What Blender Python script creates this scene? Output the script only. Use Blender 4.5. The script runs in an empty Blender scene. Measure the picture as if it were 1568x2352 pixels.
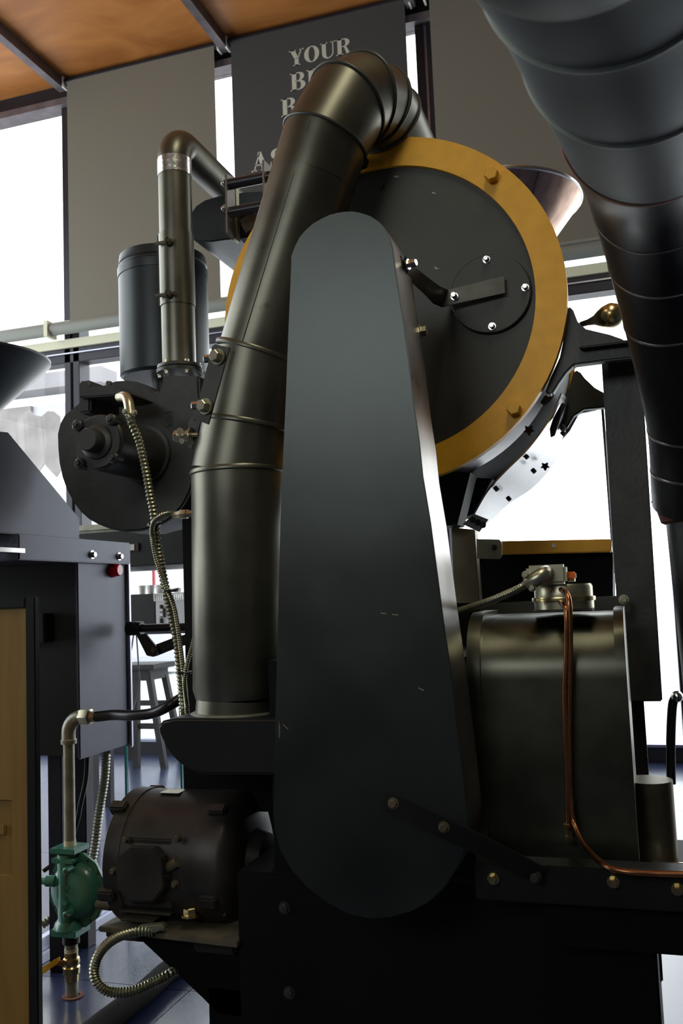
import bpy, bmesh, math, random
import numpy as np
from mathutils import Vector
random.seed(7)
S = bpy.context.scene
COL = S.collection
PI = math.pi
# ------------------------------------------------------------------ camera
FPX = 2100.0
_a, _p, _r = math.radians(17.8), math.radians(5.3), math.radians(2.3)
cF = np.array([-math.sin(_a)*math.cos(_p), math.cos(_a)*math.cos(_p), math.sin(_p)])
_R0 = np.array([math.cos(_a), math.sin(_a), 0.0]); _U0 = np.cross(_R0, cF)
cR = math.cos(_r)*_R0-math.sin(_r)*_U0; cU = math.cos(_r)*_U0+math.sin(_r)*_R0
cC = np.array([0.0, 0.0, 1.2])
cam_d = bpy.data.cameras.new('camera'); cam = bpy.data.objects.new('camera', cam_d); COL.objects.link(cam)
from mathutils import Matrix
cam.matrix_world = Matrix(((cR[0], cU[0], -cF[0], 0), (cR[1], cU[1], -cF[1], 0), (cR[2], cU[2], -cF[2], 1.2), (0, 0, 0, 1)))
cam_d.sensor_fit = 'HORIZONTAL'; cam_d.sensor_width = 14.93; cam_d.lens = 14.93*FPX/1568
cam_d.clip_start = 0.05
cam_d.dof.use_dof = True; cam_d.dof.focus_distance = 2.2; cam_d.dof.aperture_fstop = 6.3
S.camera = cam
# ------------------------------------------------------------------ world, light, exposure
S.view_settings.view_transform = 'Standard'; S.view_settings.look = 'None'
S.view_settings.gamma = 1.0; S.view_settings.use_curve_mapping = False
S.view_settings.exposure = 0.0
W = bpy.data.worlds.new('overcast_sky'); S.world = W; W.use_nodes = True
bgn = W.node_tree.nodes['Background']
bgn.inputs[0].default_value = (0.95, 0.97, 1.0, 1); bgn.inputs[1].default_value = 4.6

def area(name, loc, target, sx, sy, power, color, portal=False):
    l = bpy.data.lights.new(name, 'AREA'); l.shape = 'RECTANGLE'; l.size = sx; l.size_y = sy
    l.energy = power; l.color = color
    o = bpy.data.objects.new(name, l); COL.objects.link(o); o.location = loc
    d = Vector(target)-Vector(loc); o.rotation_euler = d.to_track_quat('-Z', 'Z').to_euler()
    if portal: l.cycles.is_portal = True
    return o
area('window_portal', (-1.5, 6.9, 2.8), (-1.5, 0, 2.8), 11, 5.6, 1, (1, 1, 1), True)
area('window_portal', (-6.6, 3.2, 2.9), (0, 3.2, 2.9), 6.8, 4.9, 1, (1, 1, 1), True)
area('window_portal', (-2.0, -3.4, 3.2), (-2.0, 0, 3.2), 2.9, 1.5, 1, (1, 1, 1), True)
area('ceiling_lamp_light', (0.5, 0.2, 5.60), (0.5, 0.201, 0), 1.0, 2.4, 70, (1.0, 0.95, 0.74))

# ------------------------------------------------------------------ pixel helpers (real points on real planes)
def ray(x, y): return cF+cR*(x-784)/FPX-cU*(y-1176)/FPX
def P(x, y, Y): d = ray(x, y); return cC+d*(Y/d[1])
def PX(x, y, X): d = ray(x, y); return cC+d*(X/d[0])
def PZ(x, y, Z): d = ray(x, y); return cC+d*((Z-1.2)/d[2])
def dep(q): return float((np.array(q)-cC)@cF)
def m(px, q): return px*dep(q)/FPX          # metres spanned by px pixels at point q
def ar(*v): return np.array(v, float)
def unit(v): v = np.array(v, float); return v/np.linalg.norm(v)

# ------------------------------------------------------------------ materials
MT = {}
def mat(name, base, rough=0.5, metal=0.0, var=0.0, scale=8.0, bump=0.0, bscale=60.0, rust=None, rust_amt=0.0, coat=0.0, rvar=0.0, aniso=None, spec=0.5):
    M = bpy.data.materials.new(name); M.use_nodes = True
    nt = M.node_tree; N = nt.nodes; L = nt.links; b = N['Principled BSDF']
    b.inputs['Roughness'].default_value = rough; b.inputs['Metallic'].default_value = metal
    b.inputs['Coat Weight'].default_value = coat; b.inputs['Specular IOR Level'].default_value = spec
    tc = N.new('ShaderNodeTexCoord'); mp = N.new('ShaderNodeMapping'); L.new(tc.outputs['Object'], mp.inputs[0])
    if aniso: mp.inputs['Scale'].default_value = aniso
    no = N.new('ShaderNodeTexNoise'); no.inputs['Scale'].default_value = scale; no.inputs['Detail'].default_value = 5
    L.new(mp.outputs[0], no.inputs['Vector'])
    cr = N.new('ShaderNodeValToRGB'); cr.color_ramp.elements[0].position = 0.3; cr.color_ramp.elements[1].position = 0.7
    lo = [c*(1-var) for c in base]; hi = [min(1, c*(1+var)) for c in base]
    cr.color_ramp.elements[0].color = (*lo, 1); cr.color_ramp.elements[1].color = (*hi, 1)
    L.new(no.outputs[0], cr.inputs[0]); out = cr.outputs[0]
    if rust:
        n2 = N.new('ShaderNodeTexNoise'); n2.inputs['Scale'].default_value = scale*1.7; n2.inputs['Detail'].default_value = 8
        L.new(mp.outputs[0], n2.inputs['Vector'])
        r2 = N.new('ShaderNodeValToRGB'); r2.color_ramp.elements[0].position = 0.72-rust_amt*0.4; r2.color_ramp.elements[1].position = 0.8-rust_amt*0.4
        L.new(n2.outputs[0], r2.inputs[0]); mx = N.new('ShaderNodeMixRGB'); mx.inputs[2].default_value = (*rust, 1)
        L.new(r2.outputs[0], mx.inputs[0]); L.new(out, mx.inputs[1]); out = mx.outputs[0]
    L.new(out, b.inputs['Base Color'])
    if rvar:
        mr = N.new('ShaderNodeMapRange'); mr.inputs[3].default_value = max(0.02, rough-rvar); mr.inputs[4].default_value = rough+rvar
        L.new(no.outputs[0], mr.inputs[0]); L.new(mr.outputs[0], b.inputs['Roughness'])
    if bump:
        n3 = N.new('ShaderNodeTexNoise'); n3.inputs['Scale'].default_value = bscale; n3.inputs['Detail'].default_value = 3
        L.new(mp.outputs[0], n3.inputs['Vector']); bp = N.new('ShaderNodeBump'); bp.inputs['Strength'].default_value = bump; bp.inputs['Distance'].default_value = 0.004
        L.new(n3.outputs[0], bp.inputs['Height']); L.new(bp.outputs[0], b.inputs['Normal'])
    MT[name] = M; return M
mat('duct_black', (0.135, 0.130, 0.098), 0.36, 0.85, 0.25, 6, 0.02, 25, rust=(0.07, 0.05, 0.025), rust_amt=0.12, rvar=0.06)
mat('guard_black', (0.060, 0.066, 0.060), 0.34, 0.88, 0.2, 5, 0.03, 14, rvar=0.08)
mat('worn_steel', (0.30, 0.27, 0.24), 0.3, 0.9, 0.3, 6, 0.02, 40, rvar=0.08, rust=(0.16, 0.12, 0.06), rust_amt=0.2)
mat('cast_iron', (0.052, 0.053, 0.048), 0.42, 0.3, 0.2, 15, 0.12, 90)
mat('black_paint', (0.011, 0.011, 0.010), 0.42, 0.1, 0.2, 9, 0.03, 60, spec=0.35)
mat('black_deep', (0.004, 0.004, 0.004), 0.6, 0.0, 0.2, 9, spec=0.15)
mat('plate_black', (0.048, 0.047, 0.038), 0.45, 0.3, 0.25, 5, 0.08, 70, rvar=0.05)
mat('orange_paint', (0.80, 0.40, 0.028), 0.42, 0.15, 0.08, 30, 0.05, 160)
mat('galvanised', (0.62, 0.62, 0.64), 0.3, 0.95, 0.12, 18, 0.03, 60, rvar=0.06)
mat('stained_steel', (0.26, 0.22, 0.14), 0.45, 0.8, 0.35, 10, rust=(0.35, 0.22, 0.08), rust_amt=0.35)
mat('chrome', (0.75, 0.74, 0.70), 0.22, 1.0, 0.05)
mat('zinc', (0.50, 0.47, 0.33), 0.33, 0.9, 0.15, 20)
mat('brass', (0.62, 0.50, 0.24), 0.25, 1.0, 0.2, 12)
mat('copper', (0.42, 0.18, 0.08), 0.28, 1.0, 0.25, 30)
mat('copper_sheet', (0.62, 0.42, 0.33), 0.32, 0.9, 0.25, 5, aniso=(6, 6, 1))
mat('foil', (0.95, 0.93, 0.88), 0.25, 1.0, 0.08, 40, 0.3, 60)
mat('canister', (0.03, 0.036, 0.038), 0.38, 0.4, 0.1)
mat('grey_cabinet', (0.062, 0.064, 0.09), 0.42, 0.35, 0.06, 20, 0.03, 200)
mat('old_duct', (0.085, 0.092, 0.09), 0.55, 0.45, 0.3, 5, 0.05, 20, rust=(0.10, 0.07, 0.05), rust_amt=0.05)
mat('flex_black', (0.012, 0.012, 0.012), 0.42, 0.3, 0.3, 20, 0.1, 60)
mat('rust', (0.16, 0.06, 0.035), 0.8, 0.1, 0.5, 25, 0.4, 50)
mat('green_enamel', (0.045, 0.19, 0.14), 0.3, 0.0, 0.1, 10, coat=0.3)
mat('pipe_grey', (0.30, 0.30, 0.24), 0.45, 0.6, 0.25, 20, 0.06, 60)
mat('tape', (0.65, 0.58, 0.42), 0.7)
mat('rubber', (0.015, 0.015, 0.017), 0.3)
mat('yellow_plastic', (0.85, 0.45, 0.02), 0.4)
mat('orange_plastic', (0.95, 0.20, 0.015), 0.4)
mat('red_plastic', (0.65, 0.01, 0.02), 0.25, coat=0.5)
mat('conduit_steel', (0.30, 0.30, 0.20), 0.33, 0.9, 0.2, 30)
mat('motor_black', (0.045, 0.040, 0.034), 0.42, 0.45, 0.3, 12, 0.08, 60, rvar=0.08)
mat('dusty_iron', (0.075, 0.06, 0.035), 0.75, 0.1, 0.5, 18)
mat('blind_grey', (0.20, 0.185, 0.145), 0.85, 0, 0.03, 60, 0.03, 400)
mat('blind_dark', (0.062, 0.062, 0.060), 0.85, 0, 0.05, 60)
mat('lettering', (0.60, 0.60, 0.50), 0.8)
mat('frame_black', (0.018, 0.018, 0.026), 0.4, 0.3, 0.1)
mat('roller_grey', (0.24, 0.25, 0.22), 0.5)
mat('cream', (0.75, 0.74, 0.55), 0.6)
mat('wall_grey', (0.03, 0.03, 0.03), 0.8)
mat('wall_rear', (0.04, 0.037, 0.03), 0.8)
mat('purlin_steel', (0.16, 0.14, 0.15), 0.5, 0.4, 0.2, 10)
mat('stool_wood', (0.022, 0.018, 0.020), 0.75, 0, 0.2, 10)
mat('white_ceramic', (0.8, 0.8, 0.78), 0.3)
mat('silver_front', (0.55, 0.55, 0.56), 0.5, 0.3)
mat('teal_edge', (0.03, 0.17, 0.17), 0.15)
mat('aluminium', (0.40, 0.41, 0.50), 0.32, 0.9, 0.1, 10)
mat('facade', (0.20, 0.19, 0.20), 0.9, 0, 0.1, 2)
mat('facade_light', (0.36, 0.36, 0.40), 0.9)
mat('canvas', (0.17, 0.155, 0.15), 0.9, 0, 0.3, 2)
mat('pavement', (0.42, 0.42, 0.42), 0.9, 0, 0.1, 2)
mat('floor_blue', (0.022, 0.030, 0.075), 0.24, 0.0, 0.25, 3, 0.012, 40, rvar=0.05, coat=0.1, spec=0.6)
mat('label_paper', (0.6, 0.6, 0.55), 0.7)
mat('ink', (0.03, 0.02, 0.02), 0.7)
mat('red_ink', (0.25, 0.03, 0.02), 0.7)

def wood(name, c1, c2, scale, ring, rough, aniso):
    M = bpy.data.materials.new(name); M.use_nodes = True; nt = M.node_tree; N = nt.nodes; L = nt.links; b = N['Principled BSDF']
    tc = N.new('ShaderNodeTexCoord'); mp = N.new('ShaderNodeMapping'); mp.inputs['Scale'].default_value = aniso
    L.new(tc.outputs['Object'], mp.inputs[0])
    n1 = N.new('ShaderNodeTexNoise'); n1.inputs['Scale'].default_value = scale; n1.inputs['Detail'].default_value = 6; n1.inputs['Distortion'].default_value = ring
    L.new(mp.outputs[0], n1.inputs['Vector'])
    cr = N.new('ShaderNodeValToRGB'); cr.color_ramp.elements[0].color = (*c1, 1); cr.color_ramp.elements[1].color = (*c2, 1)
    cr.color_ramp.elements[0].position = 0.32; cr.color_ramp.elements[1].position = 0.68
    L.new(n1.outputs[0], cr.inputs[0]); L.new(cr.outputs[0], b.inputs['Base Color']); b.inputs['Roughness'].default_value = rough
    MT[name] = M
wood('ply_ceiling', (0.36, 0.125, 0.026), (0.56, 0.22, 0.055), 1.3, 1.6, 0.45, (1, 2.2, 1))
wood('board_wood', (0.22, 0.12, 0.020), (0.30, 0.17, 0.033), 3.0, 0.6, 0.5, (9, 9, 0.7))
def glass(name, k, k0):
    M = bpy.data.materials.new(name); M.use_nodes = True; nt = M.node_tree; N = nt.nodes; L = nt.links
    for n in list(N): N.remove(n)
    o = N.new('ShaderNodeOutputMaterial'); mx = N.new('ShaderNodeMixShader'); t = N.new('ShaderNodeBsdfTransparent'); g = N.new('ShaderNodeBsdfGlossy')
    t.inputs[0].default_value = (0.96, 0.98, 0.98, 1); g.inputs['Roughness'].default_value = 0.02
    lw = N.new('ShaderNodeLayerWeight'); pw = N.new('ShaderNodeMath'); pw.operation = 'POWER'; pw.inputs[1].default_value = 5.0; ma_ = N.new('ShaderNodeMath'); ma_.operation = 'MULTIPLY_ADD'; ma_.inputs[1].default_value = k; ma_.inputs[2].default_value = k0
    L.new(lw.outputs['Facing'], pw.inputs[0]); L.new(pw.outputs[0], ma_.inputs[0]); L.new(ma_.outputs[0], mx.inputs[0]); L.new(t.outputs[0], mx.inputs[1]); L.new(g.outputs[0], mx.inputs[2]); L.new(mx.outputs[0], o.inputs[0])
    MT[name] = M
glass('clear_glass', 0.5, 0.012); glass('partition_glass', 0.06, 0.001)

# ------------------------------------------------------------------ object helpers
def tag(o, label=None, cat=None, group=None, kind=None):
    if label: o['label'] = label
    if cat: o['category'] = cat
    if group: o['group'] = group
    if kind: o['kind'] = kind
    return o
def empty(name, loc, label=None, cat=None, group=None, kind=None):
    o = bpy.data.objects.new(name, None); o.empty_display_size = 0.05; COL.objects.link(o); o.location = Vector([float(c) for c in loc])
    return tag(o, label, cat, group, kind)
def wloc(o):
    v = Vector((0, 0, 0))
    while o: v += o.location; o = o.parent
    return v
class MB:
    def __init__(s): s.v = []; s.f = []
    def add(s, vs, fs):
        n = len(s.v); s.v += [tuple(float(c) for c in q) for q in vs]; s.f += [tuple(i+n for i in f) for f in fs]; return s
    def box(s, a, b):
        (x0, y0, z0), (x1, y1, z1) = a, b
        x0, x1 = sorted((x0, x1)); y0, y1 = sorted((y0, y1)); z0, z1 = sorted((z0, z1))
        return s.add([(x0, y0, z0), (x1, y0, z0), (x1, y1, z0), (x0, y1, z0), (x0, y0, z1), (x1, y0, z1), (x1, y1, z1), (x0, y1, z1)],
                     [(0, 3, 2, 1), (4, 5, 6, 7), (0, 1, 5, 4), (1, 2, 6, 5), (2, 3, 7, 6), (3, 0, 4, 7)])
    def obox(s, c, u, v, w):
        c, u, v, w = map(np.array, (c, u, v, w)); q = []
        for k in (-1, 1):
            for i, j in ((-1, -1), (1, -1), (1, 1), (-1, 1)): q.append(c+u*i+v*j+w*k)
        return s.add(q, [(0, 3, 2, 1), (4, 5, 6, 7), (0, 1, 5, 4), (1, 2, 6, 5), (2, 3, 7, 6), (3, 0, 4, 7)])
    def prism(s, pts, vec):
        n = len(pts); a = [np.array(p, float) for p in pts]; b = [p+np.array(vec, float) for p in a]
        return s.add(a+b, [tuple(range(n)), tuple(range(2*n-1, n-1, -1))]+[(i, i+n, (i+1) % n+n, (i+1) % n) for i in range(n)])
    def tube(s, path, r, n=20, caps=True, mitre=True):
        path = [np.array(p, float) for p in path]; N = len(path)
        rs = r if hasattr(r, '__len__') else [r]*N
        T = []
        for i in range(N):
            a = unit(path[i]-path[i-1]) if i > 0 else None; b = unit(path[i+1]-path[i]) if i < N-1 else None
            T.append(b if a is None else a if b is None else unit(a+b))
        ref = ar(0, 0, 1) if abs(T[0][2]) < 0.9 else ar(0, 1, 0)
        u = unit(np.cross(T[0], ref)); vs = []
        for i in range(N):
            u = unit(u-T[i]*np.dot(u, T[i])); w = np.cross(T[i], u)
            k = 1.0
            md = None
            if mitre and 0 < i < N-1:
                a = unit(path[i]-path[i-1]); c = float(np.dot(a, T[i]))
                if c < 0.9999: md = unit(a-T[i]*c) ; k = 1/max(c, .5)
            for j in range(n):
                t = 2*PI*j/n; d = u*math.cos(t)+w*math.sin(t)
                if md is not None: d = d+md*(np.dot(d, md)*(k-1))
                vs.append(path[i]+d*rs[i])
        fs = [(i*n+j, i*n+(j+1) % n, (i+1)*n+(j+1) % n, (i+1)*n+j) for i in range(N-1) for j in range(n)]
        if caps: fs += [tuple(range(n-1, -1, -1)), tuple(range((N-1)*n, N*n))]
        return s.add(vs, fs)
    def cyl(s, a, b, r, r2=None, n=24): return s.tube([a, b], [r, r if r2 is None else r2], n)
    def lathe(s, o, axis, prof, n=40, rot=0.0, caps=True):
        o = np.array(o, float); axis = unit(axis); ref = ar(0, 0, 1) if abs(axis[2]) < 0.9 else ar(1, 0, 0)
        u = unit(np.cross(ref, axis)); w = np.cross(axis, u); vs = []
        for d, r in prof:
            for j in range(n):
                t = rot+2*PI*j/n; vs.append(o+axis*d+(u*math.cos(t)+w*math.sin(t))*max(r, 1e-5))
        N = len(prof); fs = [(i*n+j, i*n+(j+1) % n, (i+1)*n+(j+1) % n, (i+1)*n+j) for i in range(N-1) for j in range(n)]
        if caps: fs += [tuple(range(n-1, -1, -1)), tuple(range((N-1)*n, N*n))]
        return s.add(vs, fs)
    def sheet(s, A, B, th):      # loft between two curves, with thickness vector th
        n = len(A); q = list(A)+list(B); q2 = [np.array(p)+np.array(th) for p in q]; o = 2*n
        fs = [(i, i+1, n+i+1, n+i) for i in range(n-1)]+[(o+n+i, o+n+i+1, o+i+1, o+i) for i in range(n-1)]
        fs += [(i, o+i, o+i+1, i+1) for i in range(n-1)]+[(n+i, n+i+1, o+n+i+1, o+n+i) for i in range(n-1)]
        fs += [(0, n, o+n, o), (n-1, o+n-1, o+2*n-1, 2*n-1)]
        return s.add(q+q2, fs)
    def build(s, name, mt, parent=None, bevel=0.0, angle=38, seg=2, label=None, cat=None, group=None, kind=None):
        if parent is not None: org = wloc(parent)
        else:
            a = np.array(s.v); org = Vector(((a[:, 0].min()+a[:, 0].max())/2, (a[:, 1].min()+a[:, 1].max())/2, a[:, 2].min()))
        me = bpy.data.meshes.new(name); me.from_pydata([Vector(q)-org for q in s.v], [], s.f)
        bm = bmesh.new(); bm.from_mesh(me); bmesh.ops.recalc_face_normals(bm, faces=bm.faces)
        if bevel:
            ed = [e for e in bm.edges if len(e.link_faces) == 2 and e.calc_face_angle(0) > math.radians(40)]
            bmesh.ops.bevel(bm, geom=ed, offset=bevel, segments=seg, affect='EDGES', clamp_overlap=True)
        bm.to_mesh(me); bm.free()
        me.polygons.foreach_set('use_smooth', [True]*len(me.polygons)); me.set_sharp_from_angle(angle=math.radians(angle))
        me.materials.append(MT[mt] if isinstance(mt, str) else mt)
        o = bpy.data.objects.new(name, me); COL.objects.link(o)
        if parent is not None: o.parent = parent
        else: o.location = org
        return tag(o, label, cat, group, kind)
def spline(pts, k=8):
    pts = [np.array(p, float) for p in pts]; pts = [2*pts[0]-pts[1]]+pts+[2*pts[-1]-pts[-2]]; out = []
    for i in range(1, len(pts)-2):
        a, b, c, d = pts[i-1:i+3]
        for j in range(k):
            t = j/k; out.append(0.5*(2*b+(c-a)*t+(2*a-5*b+4*c-d)*t*t+(3*b-a-3*c+d)*t**3))
    out.append(pts[-2]); return out
def resample(path, step):
    out = [path[0]]; acc = 0
    for a, b in zip(path, path[1:]):
        L = np.linalg.norm(b-a); t = step-acc
        while t <= L: out.append(a+(b-a)*t/L); t += step
        acc = (acc+L) % step if L else acc
    return out
def corrugated(pts, r, pitch, n=14, amp=0.22):
    path = resample(spline(pts, 12), pitch/4)
    rs = [r*(1-amp+amp*(0.5+0.5*math.cos(2*PI*i/4))) for i in range(len(path))]
    return MB().tube(path, rs, n, mitre=False)
def bolt(parent, p, d, r, h, mt='chrome', name='bolt', washer=True, rot=0.2):
    d = unit(d); b = MB()
    if washer: b.lathe(p, d, [(0, r*1.35), (h*0.2, r*1.35)], 20)
    b.lathe(np.array(p)+d*h*0.2, d, [(0, r), (h*0.7, r), (h*0.8, r*0.85)], 6, rot)
    return b.build(name, mt, parent, angle=30)
def ring(c, axis, ro, ri, th, n=96):
    return MB().lathe(c, axis, [(0, ri), (0, ro), (th, ro), (th, ri), (0, ri)], n, caps=False)

# ================================================================== SETTING
YW = 6.68; CEIL = 5.84; XL = -6.4; XR = 4.0; YR = -3.2
def struct(o): o['kind'] = 'structure'; return o
# floor of large glossy dark blue slabs
fl = struct(empty('floor', (-1, 2, 0)))
MB().box((XL, YR, -0.05), (XR, YW+0.05, -0.006)).build('underlay', 'black_deep', fl)
tx0 = PZ(395, 2272, 0)
xs = sorted({round(tx0[0]+k*1.3+0.06, 3) for k in range(-4, 5)}); ys = [tx0[1]+k*1.3 for k in range(-5, 5)]
xs = [max(XL, x) for x in xs]; 
first = None
for i in range(len(xs)-1):
    for j in range(len(ys)-1):
        x0, x1 = xs[i], min(XR, xs[i+1]); y0, y1 = max(YR, ys[j]), min(YW+.05, ys[j+1])
        if x1-x0 < 0.1 or y1-y0 < 0.1: continue
        MB().box((x0+.0015, y0+.0015, -0.006), (x1-.0015, y1-.0015, 0)).build('tile', 'floor_blue', fl)
# ceiling: plywood panels between purlins
ce = struct(empty('ceiling', (-1, 2, CEIL)))
MB().box((XL, YR, CEIL+0.03), (XR, YW+0.3, CEIL+0.12)).build('roof_deck', 'wall_grey', ce)
px = [-6.4, -6.13, -4.55, -2.97, -1.39, 0.19, 1.77, 3.35, 4.0]
for i in range(len(px)-1):
    for (y0, y1) in ((YR, 1.2), (1.2, 3.64), (3.64, YW+.25)):
        MB().box((px[i]+.004, y0+.003, CEIL), (px[i+1]-.004, y1-.003, CEIL+0.03)).build('plywood_panel', 'ply_ceiling', ce)
for i, x in enumerate(px[1:-1]):
    MB().box((x-0.035, YR, CEIL-0.10), (x+0.035, YW-0.06, CEIL)).build('purlin', 'purlin_steel', ce)
# back wall: header, mullions, sill, transom group
wb = struct(empty('wall_back', (-1, YW, 0)))
zh = P(80, 262, YW)[2]
MB().box((XL, YW, zh+0.06), (XR, YW+0.2, CEIL)).build('header_beam', 'frame_black', wb)
MB().box((XL, YW-0.05, zh), (XR, YW+0.12, zh+0.06)).build('header_rail', 'purlin_steel', wb)
xm = [P(165, 850, YW)[0], P(512, 400, YW)[0]+0.0, P(984, 160, YW)[0]]
bay = 1.58
mull = [-6.1, xm[0], xm[2]-0.02, P(1575, 1400, YW)[0], P(1575, 1400, YW)[0]+1.95]
zs = 0.10
for x in mull:
    w = 0.075
    MB().box((x-w, YW, zs), (x-0.012, YW+0.16, zh)).box((x+0.012, YW, zs), (x+w, YW+0.16, zh)).build('mullion', 'frame_black', wb, 0.004)
    MB().box((x-0.012, YW+0.03, zs), (x+0.012, YW+0.13, zh)).build('joint_strip', 'aluminium', wb)
MB().box((XL, YW-0.02, 0.0), (XR, YW+0.16, zs)).build('sill', 'frame_black', wb, 0.004)
MB().box((XL, YW-0.035, zs), (XR, YW+0.02, zs+0.02)).build('sill_cap', 'aluminium', wb)
zt = [3.655, 3.535, 3.44, 3.30]
MB().box((XL, YW, 3.31), (XR, YW+0.15, zt[2])).build('transom_rail', 'frame_black', wb, 0.006)
MB().box((XL, YW-0.02, 3.385), (XR, YW-0.001, 3.395)).build('transom_bead', 'aluminium', wb)
MB().box((XL, YW-0.02, zt[2]), (XR, YW+0.10, zt[1]-0.02)).build('cream_rail', 'cream', wb)
# clear panes between the mullions, upper and lower
ed = [XL]+mull+[XR]; k = 1
for i in range(len(ed)-1):
    for z0, z1 in ((zs, 3.31), (zt[1], zh)):
        MB().box((ed[i]+0.07, YW+0.07, z0), (ed[i+1]-0.07, YW+0.078, z1)).build('window_%d' % k, 'clear_glass', None, kind='structure'); k += 1
# left wall: window wall too
wl = struct(empty('wall_left', (XL, 2, 0)))
MB().box((XL-0.15, YR, 5.3), (XL, YW, CEIL)).build('header_beam', 'frame_black', wl)
MB().box((XL-0.15, YR, 0), (XL, YW, 0.5)).build('low_wall', 'wall_grey', wl)
MB().box((XL-0.15, YR, 0.5), (XL, -0.2, 5.3)).build('wall_panel', 'wall_grey', wl)
for y in (-.14, 2.1, 4.4, 6.5): MB().box((XL-0.12, y-0.06, 0.5), (XL, y+0.06, 5.3)).build('mullion', 'frame_black', wl)
MB().box((XL-0.12, -.2, 3.3), (XL, 6.6, 3.5)).build('transom_rail', 'frame_black', wl)
MB().box((XL-0.06, -.2, 0.5), (XL-0.052, 6.6, 5.3)).build('window_%d' % k, 'clear_glass', None, kind='structure'); k += 1
MB().box((XR, YR, 0), (XR+0.15, YW, CEIL)).build('wall_right', 'wall_grey', None, kind='structure')
# rear wall (behind the camera) with one high window
wr = struct(empty('wall_rear', (-1, YR, 0)))
MB().box((XL, YR-0.15, 0), (XR, YR, 2.5)).build('lower_wall', 'wall_rear', wr)
MB().box((XL, YR-0.15, 3.9), (XR, YR, CEIL)).build('upper_wall', 'wall_rear', wr)
MB().box((XL, YR-0.15, 2.5), (-3.4, YR, 3.9)).box((-0.6, YR-0.15, 2.5), (XR, YR, 3.9)).build('side_wall', 'wall_rear', wr)
MB().box((-3.4, YR-0.08, 2.5), (-0.6, YR-0.072, 3.9)).build('window_%d' % k, 'clear_glass', None, kind='structure'); k += 1

# outdoors: pavement, pale buildings, canvas awning
MB().box((-30, YW+0.25, -0.25), (20, 40, -0.1)).build('pavement', 'pavement', None, kind='structure')
b1 = empty('neighbour_building', P(60, 1100, 13)*ar(1, 1, 0), 'pale grey building with flat parapet seen through the left window', 'building')
q0 = P(-120, 830, 13); q1 = P(150, 935, 13)
MB().box((q0[0]-4, 13, 0), (P(152, 900, 13)[0]+0.6, 16, P(60, 935, 13)[2])).build('wall', 'facade_light', b1)
MB().box((q0[0]-4, 12.8, P(60, 905, 13)[2]), (P(152, 900, 13)[0]+0.8, 13.3, P(60, 870, 13)[2])).build('parapet', 'facade', b1)
MB().box((P(72, 935, 12.95)[0]-1.2, 12.93, P(60, 1000, 13)[2]), (P(72, 935, 12.95)[0], 13, P(60, 935, 13)[2])).build('window_band', 'canvas', b1)
aw = MB()
zz = []
for i in range(9):
    x = 25+i*14; zz.append(x)
A = [P(x, 950+8*math.sin(i*1.7), 11) for i, x in enumerate(zz)]; Bc = [P(x+6, 1062+14*math.sin(i*2.1)+i*3, 10.6) for i, x in enumerate(zz)]
aw.sheet(A, Bc, (0, 0.02, 0)).build('canvas_awning', 'canvas', None, label='crumpled brown canvas awning outside the left window', cat='awning')
# red post and dark sign outside low window
MB().box(P(350, 1350, YW+.05), P(357, 1292, YW+.069)).build('window_strip', 'red_plastic', None, label='narrow red strip on the low window above the boxes', cat='strip')

# ---------------- blinds
def blind(name, xa, xb, Yb, ztop, zbot, mt, label):
    r = empty(name, ((xa+xb)/2, Yb, zbot), label, 'blind')
    MB().box((xa, Yb, zbot), (xb, Yb+0.004, ztop)).build('fabric', mt, r)
    MB().cyl((xa-0.03, Yb+0.03, ztop+0.01), (xb+0.03, Yb+0.03, ztop+0.01), 0.034, n=20).build('roller', 'frame_black', r)
    for x in (xa-0.045, xb+0.03): MB().box((x, Yb-0.01, ztop-0.05), (x+0.015, Yb+0.07, CEIL-0.01)).build('bracket', 'white_ceramic', r)
    MB().box((xa, Yb-0.006, zbot-0.02), (xb, Yb+0.012, zbot+0.004)).build('bottom_bar', 'roller_grey', r, 0.003)
    return r
YB = 6.55
zb = P(150, 742, YB)[2]
blind('roller_blind', P(156, 400, YB)[0], P(499, 400, YB)[0], YB, CEIL-0.06, zb, 'blind_grey', 'plain grey roller blind behind the silver-banded pipe')
b2x0, b2x1 = P(534, 250, YB)[0], P(931, 60, YB)[0]
blind('roller_blind', b2x0, b2x1, YB, CEIL-0.06, zb, 'blind_dark', 'dark grey roller blind printed with pale lettering')
blind('roller_blind', P(995, 200, YB)[0], P(995, 200, YB)[0]+3.0, YB, CEIL-0.06, 3.66, 'blind_grey', 'wide taupe roller blind behind the orange-ringed drum')
# horizontal lower roller tube
rt = empty('window_roller_tube', (-1.5, YW-0.08, 3.53), 'long grey roller tube fixed across the windows below the blinds', 'roller tube')
MB().cyl((XL+0.1, YW-0.09, 3.595), (P(128, 770, YW)[0], YW-0.09, 3.595), 0.058).build('tube', 'roller_grey', rt)
MB().cyl((P(134, 770, YW)[0], YW-0.09, 3.595), (XR-0.1, YW-0.09, 3.595), 0.058).build('tube', 'roller_grey', rt)
MB().box((P(126, 770, YW)[0], YW-0.16, 3.52), (P(134, 770, YW)[0], YW-0.02, 3.66)).build('bracket', 'cream', rt)

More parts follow.
